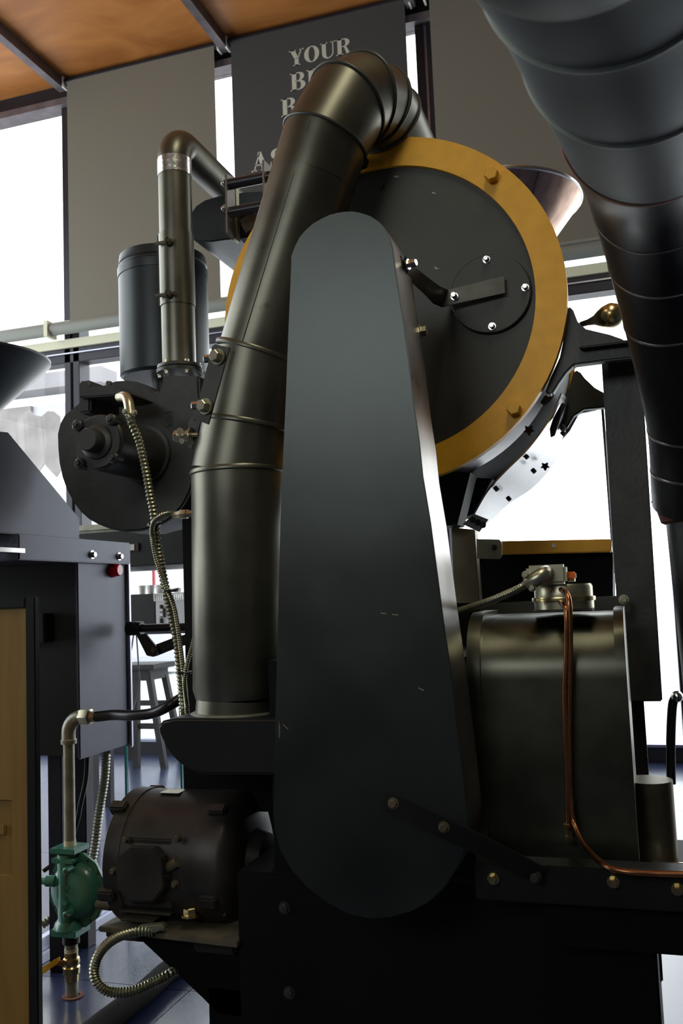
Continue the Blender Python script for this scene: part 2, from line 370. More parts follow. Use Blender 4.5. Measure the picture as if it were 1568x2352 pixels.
# lettering on the dark blind (flat print): high-contrast serif capitals built as polygons
def half(cx, cy, rx, ry, ix, iy, a0, a1, off=0.0, n=18):
    out = []
    for i in range(n):
        t0 = math.radians(a0+(a1-a0)*i/n); t1 = math.radians(a0+(a1-a0)*(i+1)/n)
        out.append([(cx+rx*math.cos(t0), cy+ry*math.sin(t0)), (cx+rx*math.cos(t1), cy+ry*math.sin(t1)),
                    (cx+off+ix*math.cos(t1), cy+iy*math.sin(t1)), (cx+off+ix*math.cos(t0), cy+iy*math.sin(t0))])
    return out
def rc(x0, y0, x1, y1): return [(x0, y0), (x1, y0), (x1, y1), (x0, y1)]
G = {
 'Y': [[(.08, 1), (.38, 1), (.62, .44), (.36, .40)], [(.78, 1), (.86, 1), (.62, .42), (.54, .44)], rc(.36, 0, .62, .45), rc(0, .94, .46, 1), rc(.68, .94, .98, 1), rc(.25, 0, .73, .06)],
 'O': half(.48, .5, .48, .51, .20, .46, 0, 360, n=40),
 'U': [rc(.10, .35, .36, 1), rc(.76, .35, .83, 1), rc(0, .94, .46, 1), rc(.64, .94, .95, 1)]+half(.465, .35, .365, .37, .105, .30, 180, 270)+half(.465, .35, .365, .37, .295, .30, 270, 360),
 'R': [rc(.10, 0, .36, 1), rc(0, 0, .46, .06), rc(0, .94, .5, 1), rc(.30, .48, .5, .54), [(.48, .52), (.66, .46), (.86, 0.06), (.98, .06), (.98, 0), (.66, 0)]]+half(.5, .74, .36, .26, .10, .20, -90, 90),
 'B': [rc(.10, 0, .36, 1), rc(0, 0, .5, .06), rc(0, .94, .5, 1), rc(.30, .48, .5, .54)]+half(.5, .76, .32, .24, .08, .18, -90, 90)+half(.5, .27, .38, .27, .12, .21, -90, 90),
 'E': [rc(.10, 0, .36, 1), rc(0, 0, .80, .06), rc(0, .94, .78, 1), rc(.30, .47, .58, .53), rc(.53, .36, .58, .64), [(.80, 0), (.82, .32), (.77, .32), (.66, .06)], [(.78, 1), (.79, .70), (.74, .70), (.64, .94)]],
 'A': [[(.12, 0), (.19, 0), (.50, .92), (.46, 1)], [(.40, 1), (.56, 1), (.92, 0), (.62, 0), (.36, .86)], rc(.24, .28, .68, .34), rc(0, 0, .32, .06), rc(.54, 0, 1.0, .06)],
 'S': half(.40, .73, .34, .28, .12, .22, 40, 180)+half(.40, .73, .34, .28, .10, .08, 180, 270)+half(.40, .27, .36, .28, .12, .06, 0, 90)+half(.40, .27, .36, .28, .14, .22, -140, 0)+[rc(.66, .68, .71, .98), rc(.03, .02, .08, .34)],
}
def write(word, pxy, hpx, adv):
    o = P(pxy[0], pxy[1], YB-0.0012); h = m(hpx, o); x = 0
    for ch in word:
        letters = MB()
        for pl in G[ch]: letters.add([(o[0]+(x+u)*h, YB-0.0012, o[2]+v*h) for u, v in pl], [tuple(range(len(pl)))])
        letters.build('letter', 'lettering', bl2)
        x += adv[ch]
ADV = {'Y': .98, 'O': 1.03, 'U': .98, 'R': 1.0, 'B': .97, 'E': .9, 'A': 1.04, 'S': .8}
bl2 = [o for o in bpy.data.objects if o.get('label', '').startswith('dark grey roller blind')][0]
write('YOUR', (664, 154), 38, ADV); write('BE', (667, 210), 42, ADV); write('B', (646, 269), 42, ADV); write('AS', (577, 396), 45, ADV)

# ---------------- background furniture
# stool
def leg(mb, a, b, w):
    a = np.array(a); b = np.array(b); mb.prism([a+ar(-w, -w, 0), a+ar(w, -w, 0), a+ar(w, w, 0), a+ar(-w, w, 0)], b-a); return mb
sc = PZ(340, 1755, 0); sz = 0.745
st = empty('bar_stool', (sc[0]-0.05, sc[1]+0.15, 0), 'dark brown wooden bar stool in front of the low window', 'stool')
sx0, sx1 = P(285, 1530, 6.3)[0], P(376, 1530, 6.3)[0]
MB().box((sx0, 6.1, sz-0.03), (sx1+0.02, 6.45, sz+0.01)).build('seat', 'stool_wood', st, 0.006)
MB().box((sx0+.04, 6.13, sz-0.11), (sx1-.03, 6.42, sz-0.03)).build('apron', 'stool_wood', st)
for (tx, ty, bx, by) in ((P(320, 1560, 6.2)[0], 6.16, sc[0]-0.01, 6.10), (sx1-0.05, 6.16, sx1+0.10, 6.10), (sx0+0.05, 6.4, sx0-0.02, 6.42), (sx1-0.06, 6.4, sx1+0.08, 6.42)):
    leg(MB(), (bx, by, 0), (tx, ty, sz-0.04), 0.022).build('leg', 'stool_wood', st)
MB().box((sx0, 6.12, 0.28), (sx1+.06, 6.15, 0.32)).build('stretcher', 'stool_wood', st)
MB().box((sx0, 6.37, 0.42), (sx1+.06, 6.40, 0.46)).build('stretcher', 'stool_wood', st)
# side table, boxes, glassware
YT = 4.9
ct = empty('serving_table', P(345, 1460, YT)*ar(1, 1, 0), 'dark table under the black and silver boxes by the window', 'table')
tz = P(345, 1437, YT)[2]
MB().box((P(220, 1440, YT)[0], YT-0.05, tz-0.05), (P(445, 1440, YT)[0], YT+0.55, tz)).build('table_top', 'frame_black', ct, 0.004)
for xp in (235, 434):
    for y in (YT, YT+.5):
        x = P(xp, 1440, y)[0]; MB().box((x, y, 0), (x+0.04, y+0.04, tz-0.05)).build('leg', 'frame_black', ct)
bxl, bxm, bxr = P(282, 1400, YT+.05)[0], P(357, 1400, YT+.05)[0], P(428, 1400, YT+.05)[0]
bt = P(340, 1364, YT+.05)[2]
MB().box((bxl, YT+0.06, tz), (bxm-.004, YT+0.45, bt)).build('black_box', 'black_paint', None, 0.006, label='plain black box on the serving table by the window', cat='box')
gr = empty('silver_equipment_box', ((bxm+bxr)/2, YT+.2, tz), 'silver fronted equipment box with dark slots beside the black box', 'box')
MB().box((bxm, YT+0.05, tz), (bxr, YT+0.45, P(390, 1380, YT+.05)[2])).build('body', 'silver_front', gr, 0.004)
for (a, b, w) in ((1389, 1398, 3), (1405, 1407, 2), (1416, 1418, 2), (1420, 1431, 3)):
    MB().box(P(368, a, YT+.049), P(368+w, b, YT+.04)).build('slot', 'ink', gr)
MB().box(P(375, 1397, YT+.049), P(376.5, 1418, YT+.04)).build('slot', 'ink', gr)
# perforated grill tray with cups on top
zt2 = P(390, 1380, YT+.05)[2]; ztop = P(390, 1364, YT+.05)[2]
tr = empty('cup_rail', ((bxm+bxr)/2, YT+.2, zt2), 'white slotted cup rail on top of the silver box', 'rail')
MB().box((bxm-.01, YT+0.05, zt2), (bxr, YT+0.4, zt2+0.008)).build('tray', 'white_ceramic', tr)
n = 16
for i in range(n+1):
    x = bxm-.01+(bxr-bxm+.01)*i/n
    MB().box((x-.0022, YT+0.05, zt2+.008), (x+.0022, YT+.056, ztop)).build('bar', 'white_ceramic', tr)
MB().box((bxm-.01, YT+0.046, ztop), (bxr, YT+.06, ztop+.006)).build('top_rail', 'white_ceramic', tr)
for i in range(5):
    x = bxl+0.03+0.062*i
    q = (x+0.02, YT+.2, bt if x+.045 < bxm else ztop-0.02)
    z0 = q[2]
    MB().lathe(q, (0, 0, 1), [(0, .018), (.01, .02), (.055, .027), (.055, .024), (.012, .017)], 16).build('cup', 'white_ceramic', None,
        label='small white cup on top of the boxes by the window, %s' % ('leftmost', 'second from left', 'middle one', 'second from right', 'rightmost')[i], cat='cup', group='small white cups on top of the boxes by the window')
# dark plate behind: cooling tray of the far machine with sticker
dk = empty('cooling_tray_housing', P(310, 1250, 4.1)*ar(1, 1, 0), 'long black sheet-metal housing with a paper sticker under the fan', 'machine housing')
a0, a1 = P(120, 1240, 4.1), P(445, 1240, 4.1)
zl, zu = P(300, 1302, 4.1)[2], P(300, 1218, 4.1)[2]
MB().box((a0[0], 4.1, zl), (a1[0], 4.7, zu)).build('body', 'black_paint', dk, 0.006)
MB().box((a0[0], 4.15, zu), (a1[0]-0.25, 4.6, zu+0.05)).build('lip', 'pipe_grey', dk, 0.02)
MB().box(P(279, 1268, 4.099), P(317, 1247, 4.09)).build('sticker_backing', 'ink', dk)
MB().box(P(286, 1265, 4.089), P(308, 1250, 4.086)).build('sticker', 'label_paper', dk)
for x in (a0[0]+.05, a1[0]-.08): MB().box((x, 4.3, 0), (x+0.05, 4.35, zl)).build('leg', 'black_paint', dk)
# glass partition with rail on the floor
Xg = float(PZ(96, 2216, 0)[0])
gp = empty('glass_partition', (Xg, 3.5, 0), 'low clear glass partition with teal edges in a metal floor channel', 'partition')
MB().box((Xg-0.06, 1.6, 0), (Xg, 6.0, 0.035)).build('floor_channel', 'aluminium', gp, 0.004)
MB().box((Xg-0.045, 1.6, 0.035), (Xg-0.015, 6.0, 0.075)).build('clamp_rail', 'aluminium', gp, 0.003)
y1_ = PX(286, 1760, Xg-.03)[1]; y2_ = PX(417, 1700, Xg-.03)[1]
for a, b in ((y1_+.02, y2_), (y2_+.02, 6.0)):
    MB().box((Xg-0.034, a, 0.06), (Xg-0.026, b-0.012, 0.98)).build('pane', 'partition_glass', gp)
    if a < 4: MB().box((Xg-0.035, a-.012, 0.06), (Xg-0.025, a, 0.98)).build('pane_edge', 'teal_edge', gp)
    MB().box((Xg-0.035, b-0.012, 0.06), (Xg-0.025, b, 0.98)).build('pane_edge', 'teal_edge', gp)
# thin wires behind the cabinet
for nm, pts in (('right', [(312, 1438, 4.845), (318, 1530, 4.845), (320, 1580, 4.845), (309, 1625, 4.845), (296, 1640, 4.845)]), ('left', [(309, 1438, 4.845), (302, 1490, 4.845), (296, 1510, 4.845)])):
    MB().tube(spline([P(*q) for q in pts], 8), 0.0045, 8).build('cable', 'rubber', None, label='thin black cable hanging under the linkage rod, %s of the pair' % nm, cat='cable')

# ================================================================== SECOND ROASTER AT THE LEFT
Xc = float(P(183, 1500, 2.66)[0])            # right-hand side face
near = lambda x, y: PX(x, y, Xc)
rc2 = empty('small_roaster_cabinet', (Xc-0.4, 3.5, 0), 'blue-grey cabinet of a second roaster with red button, behind the gas pipe', 'roaster')
yN = near(181, 1500)[1]; yF = near(293, 1500)[1]
zb2 = near(187, 1744)[2]; zt3 = near(181, 1290)[2]
MB().box((Xc-0.75, yN+0.005, zb2+.01), (Xc-0.012, yF-0.01, zt3)).build('body', 'black_paint', rc2)
MB().box((Xc-0.012, yN, zb2), (Xc, yF, zt3)).build('side_panel', 'grey_cabinet', rc2, 0.003)
MB().box((Xc-0.01, yF-0.004, zb2-.01), (Xc+0.012, yF+0.012, zt3+0.05)).build('edge_strip', 'aluminium', rc2, 0.003)
# top ledge band
zl1, zl2 = near(32, 1278)[2], near(32, 1240)[2]
yL = near(30, 1260)[1]
MB().box((Xc-0.9, yL, zt3-0.004), (Xc+0.022, yF-0.004, zt3+0.075)).build('ledge', 'grey_cabinet', rc2, 0.003)
for x, y in ((211, 1274), (273, 1278)): bolt(rc2, PX(x, y, Xc+.022), (1, 0, 0), 0.011, 0.014, 'chrome')
MB().lathe(PX(258, 1310, Xc), (1, 0, 0), [(0, .026), (.006, .026), (.01, .022), (.028, .022), (.032, .018)], 32).build('push_button', 'red_plastic', rc2, label='red push button')
# hood
hp = [near(-10, 990), near(20, 993), near(183, 1190), near(183, 1250), near(-10, 1250)]
hp[3][2] = hp[4][2] = zt3+0.075
MB().prism([q+ar(-0.012, 0, 0) for q in hp], (-0.6, 0, 0)).build('hood_body', 'black_paint', rc2)
MB().prism([q+ar(0.0, 0, 0) for q in hp], (-0.012, 0, 0)).build('hood_panel', 'grey_cabinet', rc2, 0.003)
for x in (38, 110, 178): MB().box(PX(x-7, 1248, Xc+.004), PX(x+7, 1243, Xc-.01)).build('clip', 'grey_cabinet', rc2)
MB().box(PX(-20, 1266, Xc+.03), PX(26, 1262, Xc-.02)).build('tray_edge', 'chrome', rc2)
for x, y in ((Xc-.72, yN+.04), (P(122, 1850, yN+.07)[0], yN+.04), (Xc-.75, yF-.06), (Xc-.20, yF-.06)):
    MB().box((x, y, 0), (x+0.055, y+0.055, zb2+.02)).build('leg', 'frame_black', rc2, 0.003)
MB().box((Xc-.70, yN-0.05, near(100, 1480)[2]), (Xc-.1, yN+0.01, near(100, 1410)[2])).build('front_box', 'black_paint', rc2, 0.004)
# hopper on it
hq = P(-75, 800, 3.1)
hr = m(183, hq)
fn = empty('hopper_funnel', (hq[0], hq[1], hq[2]-0.35), 'dark polished funnel hopper cut off by the left edge', 'hopper')
MB().lathe((hq[0], hq[1], hq[2]-0.33), (0, 0, 1), [(0, hr*.22), (0.02, hr*.24), (0.27, hr), (0.28, hr), (0.275, hr*.97), (0.02, hr*.2)], 64).build('cone', 'canister', fn)
MB().cyl((hq[0], hq[1], hp[0][2]-.05), (hq[0], hq[1], hq[2]-0.32), hr*.2).build('neck', 'canister', fn)
# conduits hanging below the cabinet
corrugated([P(244, 1728, 2.85), P(240, 1790, 2.86), P(227, 1870, 2.87), P(215, 1960, 2.87), P(195, 2030, 2.85), P(150, 2085, 2.8), P(95, 2125, 2.75)], 0.016, 0.012).build('flexible_conduit', 'pipe_grey', None, label='thick grey corrugated conduit hanging from the second roaster cabinet', cat='conduit')
MB().tube(spline([P(200, 1738, 2.8), P(197, 1790, 2.8), P(184, 1850, 2.8), P(176, 1890, 2.8), P(150, 1960, 2.78), P(100, 2000, 2.75)], 8), 0.0085, 10).build('hose', 'rubber', None, label='thin black hose hanging beside the grey corrugated conduit', cat='hose')

# ================================================================== WOOD PANEL AT THE LEFT EDGE
YP = 1.9
wp = empty('framed_wood_panel', (P(30, 1400, YP)[0], YP, 0), 'wooden panel in a black metal frame at the left edge', 'panel')
zP = P(40, 1371, YP)[2]; xP1 = P(84, 1900, YP)[0]; xw = P(62, 1900, YP)[0]; xP0 = xP1-0.75; zw = P(40, 1397, YP)[2]
MB().box((xw-0.001, YP, 0.0), (xP1, YP+0.02, zP)).build('frame_stile', 'black_paint', wp, 0.003)
MB().box((xP0, YP, zw), (xw-.001, YP+0.02, zP)).build('frame_rail', 'black_paint', wp, 0.003)
MB().box((xP0, YP, 0.0), (xw-.001, YP+0.045, 0.03)).build('frame_rail', 'black_paint', wp, 0.003)
r0, r1 = P(27, 1838, YP+.008), P(27, 2012, YP+.008)
zr0, zr1 = r1[2], r0[2]; xr = r0[0]; 
MB().box((xr, YP+.008, 0.03), (xw, YP+.018, zw)).build('board', 'board_wood', wp)
MB().box((xP0, YP+.008, zr1), (xr, YP+.018, zw)).build('board', 'board_wood', wp)
MB().box((xP0, YP+.008, 0.03), (xr, YP+.018, zr0)).build('board', 'board_wood', wp)
MB().box((xP0, YP+.017, zr0), (xr, YP+.02, zr1)).build('recess', 'board_wood', wp, label='recessed handle hollow')
MB().box((xr-0.12, YP+.010, (zr0+zr1)/2+.004), (xr-.022, YP+.017, (zr0+zr1)/2+.03)).build('grip', 'board_wood', wp, 0.003)

# ================================================================== MAIN ROASTER
# ---- drum
YD = 2.22
dc = ar(-0.570, YD, 1.928); RO = 0.452; RI = 0.377
dr = empty('roasting_drum', (dc[0], YD+.35, 1.2), 'black roasting drum with orange end ring and bare metal shell, beside the belt guard', 'roaster drum')
fr = ring(dc+ar(0, -0.006, 0), (0, 1, 0), RO, RI, 0.03).build('front_ring', 'orange_paint', dr, label='orange painted ring')
MB().lathe(dc+ar(0, 0.004, 0), (0, 1, 0), [(0, RI+.004), (0.012, RI+.004)], 96).build('end_plate', 'plate_black', dr)
MB().lathe(dc+ar(0, 0.024, 0), (0, 1, 0), [(0, .42), (0.27, .42)], 96).build('shell', 'galvanised', dr, label='bare galvanised shell')
MB().lathe(dc+ar(0, 0.28, 0), (0, 1, 0), [(0, .41), (0.44, .41)], 96).build('inner_shell', 'black_deep', dr)
rcq = ar(-0.565, 2.93, 1.885)
ring(rcq, (0, 1, 0), 0.415, 0.2, 0.022).build('rear_ring', 'orange_paint', dr)
for x, y in ((1130, 407), (1181, 941), (833, 378)):
    q = P(x, y, YD-.006); bolt(fr, q, (0, -1, 0), m(16.5, q), 0.026, 'orange_paint' if x > 900 else 'black_paint', washer=False)
# cover disc
cq = P(1127, 677, YD+.004)
cd = MB().lathe(cq, (0, -1, 0), [(0, m(93, cq)), (.009, m(92.5, cq)), (.012, m(90, cq))], 64).build('cover_disc', 'plate_black', dr)
for x, y in ((1117, 597), (1206, 661), (1130, 750), (1044, 682)):
    q = P(x, y, YD-.012 if x > 1050 else YD-.02); bolt(cd, P(x, y, YD-.008 if x > 1050 else YD-.033), (0, -1, 0), m(6.5, q), 0.016 if x > 1050 else 0.022, 'chrome')
mat('strap_steel', (0.10, 0.095, 0.075), 0.42, 0.6, 0.3, 20)
for pts in ([(996, 611), (1001, 614), (1008, 617), (1000, 619)], [(1060, 620), (1067, 621), (1068, 628), (1060, 626)], [(904, 405), (914, 403), (916, 407), (907, 408)], [(882, 420), (876, 432), (873, 444), (872, 442)], [(991, 440), (1000, 443), (1000, 446), (992, 444)]):
    MB().prism([P(x, y, YD-.0085 if x in (1,) else YD+.0035) for x, y in pts], (0, -.0004-.012*0, 0)).build('paint_chip', 'pipe_grey', dr)
# strap from guard to cover
A = [P(945, 608, 1.82), P(985, 640, 2.0), P(1012, 660, 2.13), P(1030, 667, 2.19), P(1158, 635, 2.198)]
B_ = [P(928, 634, 1.82), P(970, 672, 2.0), P(995, 698, 2.13), P(1015, 706, 2.19), P(1160, 674, 2.198)]
MB().sheet(A, B_, (0, -0.005, 0)).build('strap', 'strap_steel', dr, angle=60, label='bent flat steel strap')
# skirt sheet (bare metal) between front shell and rear ring
A = spline([P(1290, 905, 2.46), P(1262, 965, 2.47), P(1215, 1030, 2.48), P(1160, 1085, 2.49), P(1120, 1130, 2.50), P(1084, 1192, 2.52)], 6)
B_ = spline([P(1322, 930, 2.92), P(1312, 985, 2.92), P(1282, 1052, 2.92), P(1226, 1118, 2.9), P(1168, 1158, 2.88), P(1118, 1205, 2.86)], 6)
sk = MB().sheet(A, B_, (-0.003, 0, 0.004)).build('skirt_sheet', 'galvanised', dr, angle=60)
for x, y, Y in ((1205, 1045, 2.55), (1222, 1078, 2.66), (1136, 1119, 2.55), (1165, 1142, 2.72), (1290, 978, 2.60), (1290, 992, 2.62)):
    q = P(x, y, Y-.03); MB().lathe(q, (0.6, -0.2, -0.77), [(0, .0065), (.012, .0065)], 12).build('hole', 'ink', sk)
def burst(x, y, Y, s):
    q = P(x, y, Y); pts = []
    for i in range(10):
        rr = s if i % 2 else s*.5; t = i*PI/5+.3; pts.append(q+ar(math.cos(t)*rr, 0, math.sin(t)*rr))
    return MB().prism(pts, (0.003, 0.004, 0.0))
burst(1213, 988, 2.40, .015).build('cut_hole', 'ink', dr); burst(1250, 1071, 2.70, .013).build('cut_hole', 'ink', sk)
# pivot plate with three bolts
a = [P(1062, 1204, 2.34), P(1088, 1180, 2.34), P(1121, 1193, 2.34), P(1100, 1222, 2.34)]
pl = MB().prism(a, (0, .006, 0)).build('fixing_plate', 'galvanised', dr)
for x, y in ((1085, 1194), (1097, 1200), (1109, 1206)): bolt(pl, P(x, y, 2.34), (0, -1, 0), .006, .008, 'plate_black')
# dark hopper under the drum
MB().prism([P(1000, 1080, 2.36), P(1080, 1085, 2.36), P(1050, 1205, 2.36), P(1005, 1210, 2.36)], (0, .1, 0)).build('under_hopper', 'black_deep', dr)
MB().lathe((-.60, 3.0, 1.86), (0, 1, 0), [(0, .30), (.6, .30), (.64, .2)], 48).build('front_casting', 'cast_iron', dr)
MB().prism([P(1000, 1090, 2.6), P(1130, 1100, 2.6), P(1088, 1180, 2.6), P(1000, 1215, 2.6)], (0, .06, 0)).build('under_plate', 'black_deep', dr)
# cast brackets with posts
def bracket(dx, Y, pts):
    MB().prism([P(x, y, Y) for x, y in pts], (0, .035, 0)).build('bracket', 'cast_iron', dr, 0.004)
bracket(0, 2.247, [(1304, 700), (1316, 712), (1326, 738), (1345, 755), (1400, 768), (1428, 778), (1450, 793), (1458, 796), (1456, 822), (1380, 830), (1318, 838), (1300, 856), (1283, 880), (1268, 905), (1250, 905), (1262, 870), (1285, 820), (1297, 760)])
MB().prism([P(x, y, 2.275) for x, y in [(1326, 750), (1345, 766), (1395, 776), (1440, 792), (1405, 800), (1330, 807), (1318, 800), (1316, 775)]], (0, .006, 0)).build('bracket_recess', 'cast_iron', dr)
MB().box(P(1330, 799, 2.22), P(1462, 806, 2.34)).build('bracket_flange', 'cast_iron', dr, 0.003)
bracket(0, 2.68, [(1318, 850), (1330, 852), (1342, 868), (1365, 890), (1392, 905), (1392, 935), (1340, 940), (1318, 955), (1300, 985), (1285, 990), (1290, 930), (1306, 890)])
MB().prism([P(1320, 940, 2.72), P(1370, 928, 2.72), P(1370, 942, 2.72), P(1330, 950, 2.72), P(1308, 990, 2.72), P(1290, 1010, 2.72)], (0, .02, 0)).build('bracket_edge', 'galvanised', dr)
# slots
for pts, Y in (([(1240, 925), (1248, 912), (1262, 900), (1272, 905), (1262, 922), (1248, 931)], 2.40), ([(1262, 985), (1270, 960), (1290, 925), (1298, 928), (1284, 962), (1272, 1000), (1264, 1004)], 2.50)):
    MB().prism([P(x, y, Y) for x, y in pts], (0.002, .004, 0)).build('slot', 'ink', dr)

# ---- support frame: posts, base, rails
sf = empty('support_frame', (-0.2, 2.3, 0), 'black steel support frame and base standing under the roasting drum', 'frame')
pa, pb = P(1379, 845, 2.36), P(1480, 955, 2.36)
zpb = P(1500, 1612, 2.36)[2]; zpt = P(1420, 832, 2.36)[2]
MB().prism([P(1381, 832, 2.36), P(1472, 828, 2.36), P(1521, 1611, 2.36), P(1430, 1612, 2.36)], (0, .09, 0)).build('upright_plate', 'cast_iron', sf, 0.003)
MB().box((P(1420, 1600, 2.4)[0], 2.40, 0.25), (P(1484, 1700, 2.4)[0], 2.5, zpb+.1)).build('post', 'black_paint', sf, 0.003)
MB().box(P(1395, 820, 2.30), P(1460, 832, 2.44)).build('top_plate', 'cast_iron', sf, 0.003)
MB().cyl(P(1421, 832, 2.34), P(1421, 795, 2.34), .012).build('stud', 'plate_black', sf)
bolt(sf, P(1421, 797, 2.30), (0, 0, 1), .016, .014, 'zinc')
MB().prism([P(1380, 940, 2.62), P(1386, 940, 2.62), P(1410, 1240, 2.62), P(1402, 1240, 2.62)], (0, .03, 0)).build('rear_edge_post', 'frame_black', sf)
MB().prism([P(1389, 990, 2.55), P(1395, 990, 2.55), P(1416, 1310, 2.55), P(1409, 1320, 2.55)], (0, .01, 0)).build('bright_edge', 'galvanised', sf)
# lower machine body
zB = P(1280, 2062, 1.84)[2]
xb0 = P(480, 2200, 2.0)[0]; xb1 = P(1512, 2260, 1.84)[0]
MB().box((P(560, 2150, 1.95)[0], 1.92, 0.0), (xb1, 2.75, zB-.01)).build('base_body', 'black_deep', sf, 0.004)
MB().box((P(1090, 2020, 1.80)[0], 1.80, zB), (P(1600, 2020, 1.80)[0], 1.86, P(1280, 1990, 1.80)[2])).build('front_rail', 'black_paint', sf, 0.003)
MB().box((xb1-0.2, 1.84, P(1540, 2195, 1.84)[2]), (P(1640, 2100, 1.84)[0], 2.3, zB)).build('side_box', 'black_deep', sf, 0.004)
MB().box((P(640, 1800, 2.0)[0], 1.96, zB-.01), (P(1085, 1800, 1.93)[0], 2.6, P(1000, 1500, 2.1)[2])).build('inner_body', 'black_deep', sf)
for x, y in ((1133, 2018), (1408, 2025), (1556, 2042)): bolt(sf, P(x, y, 1.80), (0, -1, 0), .0085, .016, 'brass')
for x, y in ((1228, 2014),): bolt(sf, P(x, y, 1.78), (0, -1, 0), .009, .012, 'plate_black')
for x, y in ((664, 2280), (653, 2085)): bolt(sf, P(x, y, 1.92), (0, -1, 0), .010, .006, 'plate_black')
# left column, behind the duct
cl = P(428, 1300, 2.45)
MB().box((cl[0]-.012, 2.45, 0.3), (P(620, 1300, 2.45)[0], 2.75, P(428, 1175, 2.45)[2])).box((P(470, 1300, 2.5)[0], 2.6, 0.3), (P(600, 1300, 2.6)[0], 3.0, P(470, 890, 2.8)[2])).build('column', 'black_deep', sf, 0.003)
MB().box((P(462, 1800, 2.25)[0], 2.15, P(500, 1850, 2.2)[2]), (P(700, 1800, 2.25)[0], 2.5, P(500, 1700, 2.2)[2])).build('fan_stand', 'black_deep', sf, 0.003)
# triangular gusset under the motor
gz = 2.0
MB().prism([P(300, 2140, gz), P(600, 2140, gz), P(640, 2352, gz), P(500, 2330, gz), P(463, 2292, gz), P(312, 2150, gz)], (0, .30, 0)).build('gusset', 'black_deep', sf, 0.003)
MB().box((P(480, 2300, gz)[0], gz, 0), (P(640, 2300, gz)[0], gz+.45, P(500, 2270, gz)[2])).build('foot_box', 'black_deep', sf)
# support of motor plate
mp0, mp1 = P(225, 2118, 1.96), P(600, 2140, 1.96)
MB().prism([P(226, 2128, 1.97), P(545, 2165, 1.90), P(640, 2040, 2.28), P(300, 2085, 2.34)], (0, 0, -.012)).build('motor_plate', 'dusty_iron', sf, 0.002)
# orange beam and black box behind the burner
MB().prism([P(1142, 1243, 2.75), P(1404, 1238, 2.75), P(1404, 1268, 2.75), P(1142, 1274, 2.75)], (0, .05, 0)).build('cross_beam', 'orange_paint', sf, 0.003, label='orange painted cross beam')
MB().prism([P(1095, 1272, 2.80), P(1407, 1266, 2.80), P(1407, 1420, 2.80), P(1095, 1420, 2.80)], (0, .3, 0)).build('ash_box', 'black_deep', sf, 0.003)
MB().lathe(P(1271, 1253, 2.749), (0, -1, 0), [(0, .006), (.002, .006)], 16).build('hole', 'white_ceramic', sf)
a, b = P(1040, 1212, 2.45), P(1098, 1400, 2.45)
MB().prism([P(1036, 1212, 2.44), P(1090, 1216, 2.44), P(1094, 1290, 2.44), P(1102, 1390, 2.44), P(1045, 1400, 2.44)], (0, .05, 0)).build('riser_plate', 'stained_steel', sf, 0.002)
pl = MB().prism([P(1094, 1238, 2.43), P(1146, 1239, 2.43), P(1152, 1246, 2.43), P(1152, 1278, 2.43), P(1146, 1284, 2.43), P(1095, 1283, 2.43)], (0, .006, 0)).build('lug_plate', 'zinc', sf)
bolt(pl, P(1134, 1258, 2.43), (0, -1, 0), .006, .006, 'plate_black')
MB().prism([P(1100, 1388, 2.30), P(1440, 1367, 2.30), P(1446, 1374, 2.30), P(1446, 1410, 2.30), P(1100, 1430, 2.30)], (0, .02, 0)).build('cross_bar', 'plate_black', sf, 0.004); bolt(sf, P(1432, 1377, 2.30), (0, -1, 0), .009, .012, 'zinc')
MB().prism([P(1030, 1385, 2.36), P(1104, 1385, 2.36), P(1104, 1600, 2.36), P(1030, 1600, 2.36)], (0, .02, 0)).build('cover_strip', 'black_deep', sf)
bolt(sf, P(1446, 1645, 2.39), (0, -1, 0), .010, .008, 'plate_black')

# ---- belt guard
YG = 1.72; GD = 0.15
outl = [(668, 607), (668, 588), (678, 562), (688, 543), (702, 527), (718, 513), (737, 502), (756, 493), (775, 488), (790, 486), (807, 485), (822, 487), (836, 491), (850, 496), (861, 503), (872, 511), (881, 521), (889, 533), (895, 546), (901, 566),
        (914, 661), (927, 741), (938, 821), (951, 932), (963, 1012), (971, 1092), (989, 1200), (1006, 1330), (1021, 1445), (1036, 1543), (1053, 1690), (1066, 1800), (1072, 1860)]
bc = P(852, 1882, YG)
poly = [P(x, y, YG) for x, y in outl]
arc = [(1075, 1885), (1073, 1920), (1063, 1965), (1045, 2002), (1020, 2040), (985, 2072), (940, 2095), (895, 2107), (850, 2110), (800, 2100), (750, 2074), (705, 2038), (668, 1997), (642, 1950), (630, 1905), (627, 1870)]
poly += [P(x, y, YG) for x, y in arc]
poly += [P(x, y, YG) for x, y in [(630, 1730), (633, 1592), (638, 1400), (643, 1200), (647, 1110), (651, 1012), (656, 900), (660, 800), (664, 700)]]
bg = empty('belt_guard', (bc[0], YG+.07, 0.4), 'tall black round-topped belt guard in front of the drum', 'belt guard')
MB().prism(poly, (0, .004, 0)).build('face_plate', 'guard_black', bg, 0.0015)
n = len(poly); cen = sum(poly)/n
sd = MB(); back = [q+ar(0, GD, 0) for q in poly]; f0 = [q+ar(0, .004, 0) for q in poly]
off = []
for i in range(n):
    t = unit(poly[(i+1) % n]-poly[i-1]); nn = unit(np.cross(t, (0, 1, 0)))
    if np.dot(nn, cen-poly[i]) < 0: nn = -nn
    off.append(nn*0.003)
vs = f0+back+[b+o for b, o in zip(back, off)]+[b+o for b, o in zip(f0, off)]
fs = [tuple([i+k*n, (i+1) % n+k*n, (i+1) % n+((k+1) % 4)*n, i+((k+1) % 4)*n]) for k in range(4) for i in range(n)]
sd.add(vs, fs).build('side_band', 'worn_steel', bg, angle=50, label='bare worn steel side band')
MB().prism([q+ar(0, GD, 0) for q in poly], (0, .003, 0)).build('back_plate', 'black_paint', bg)
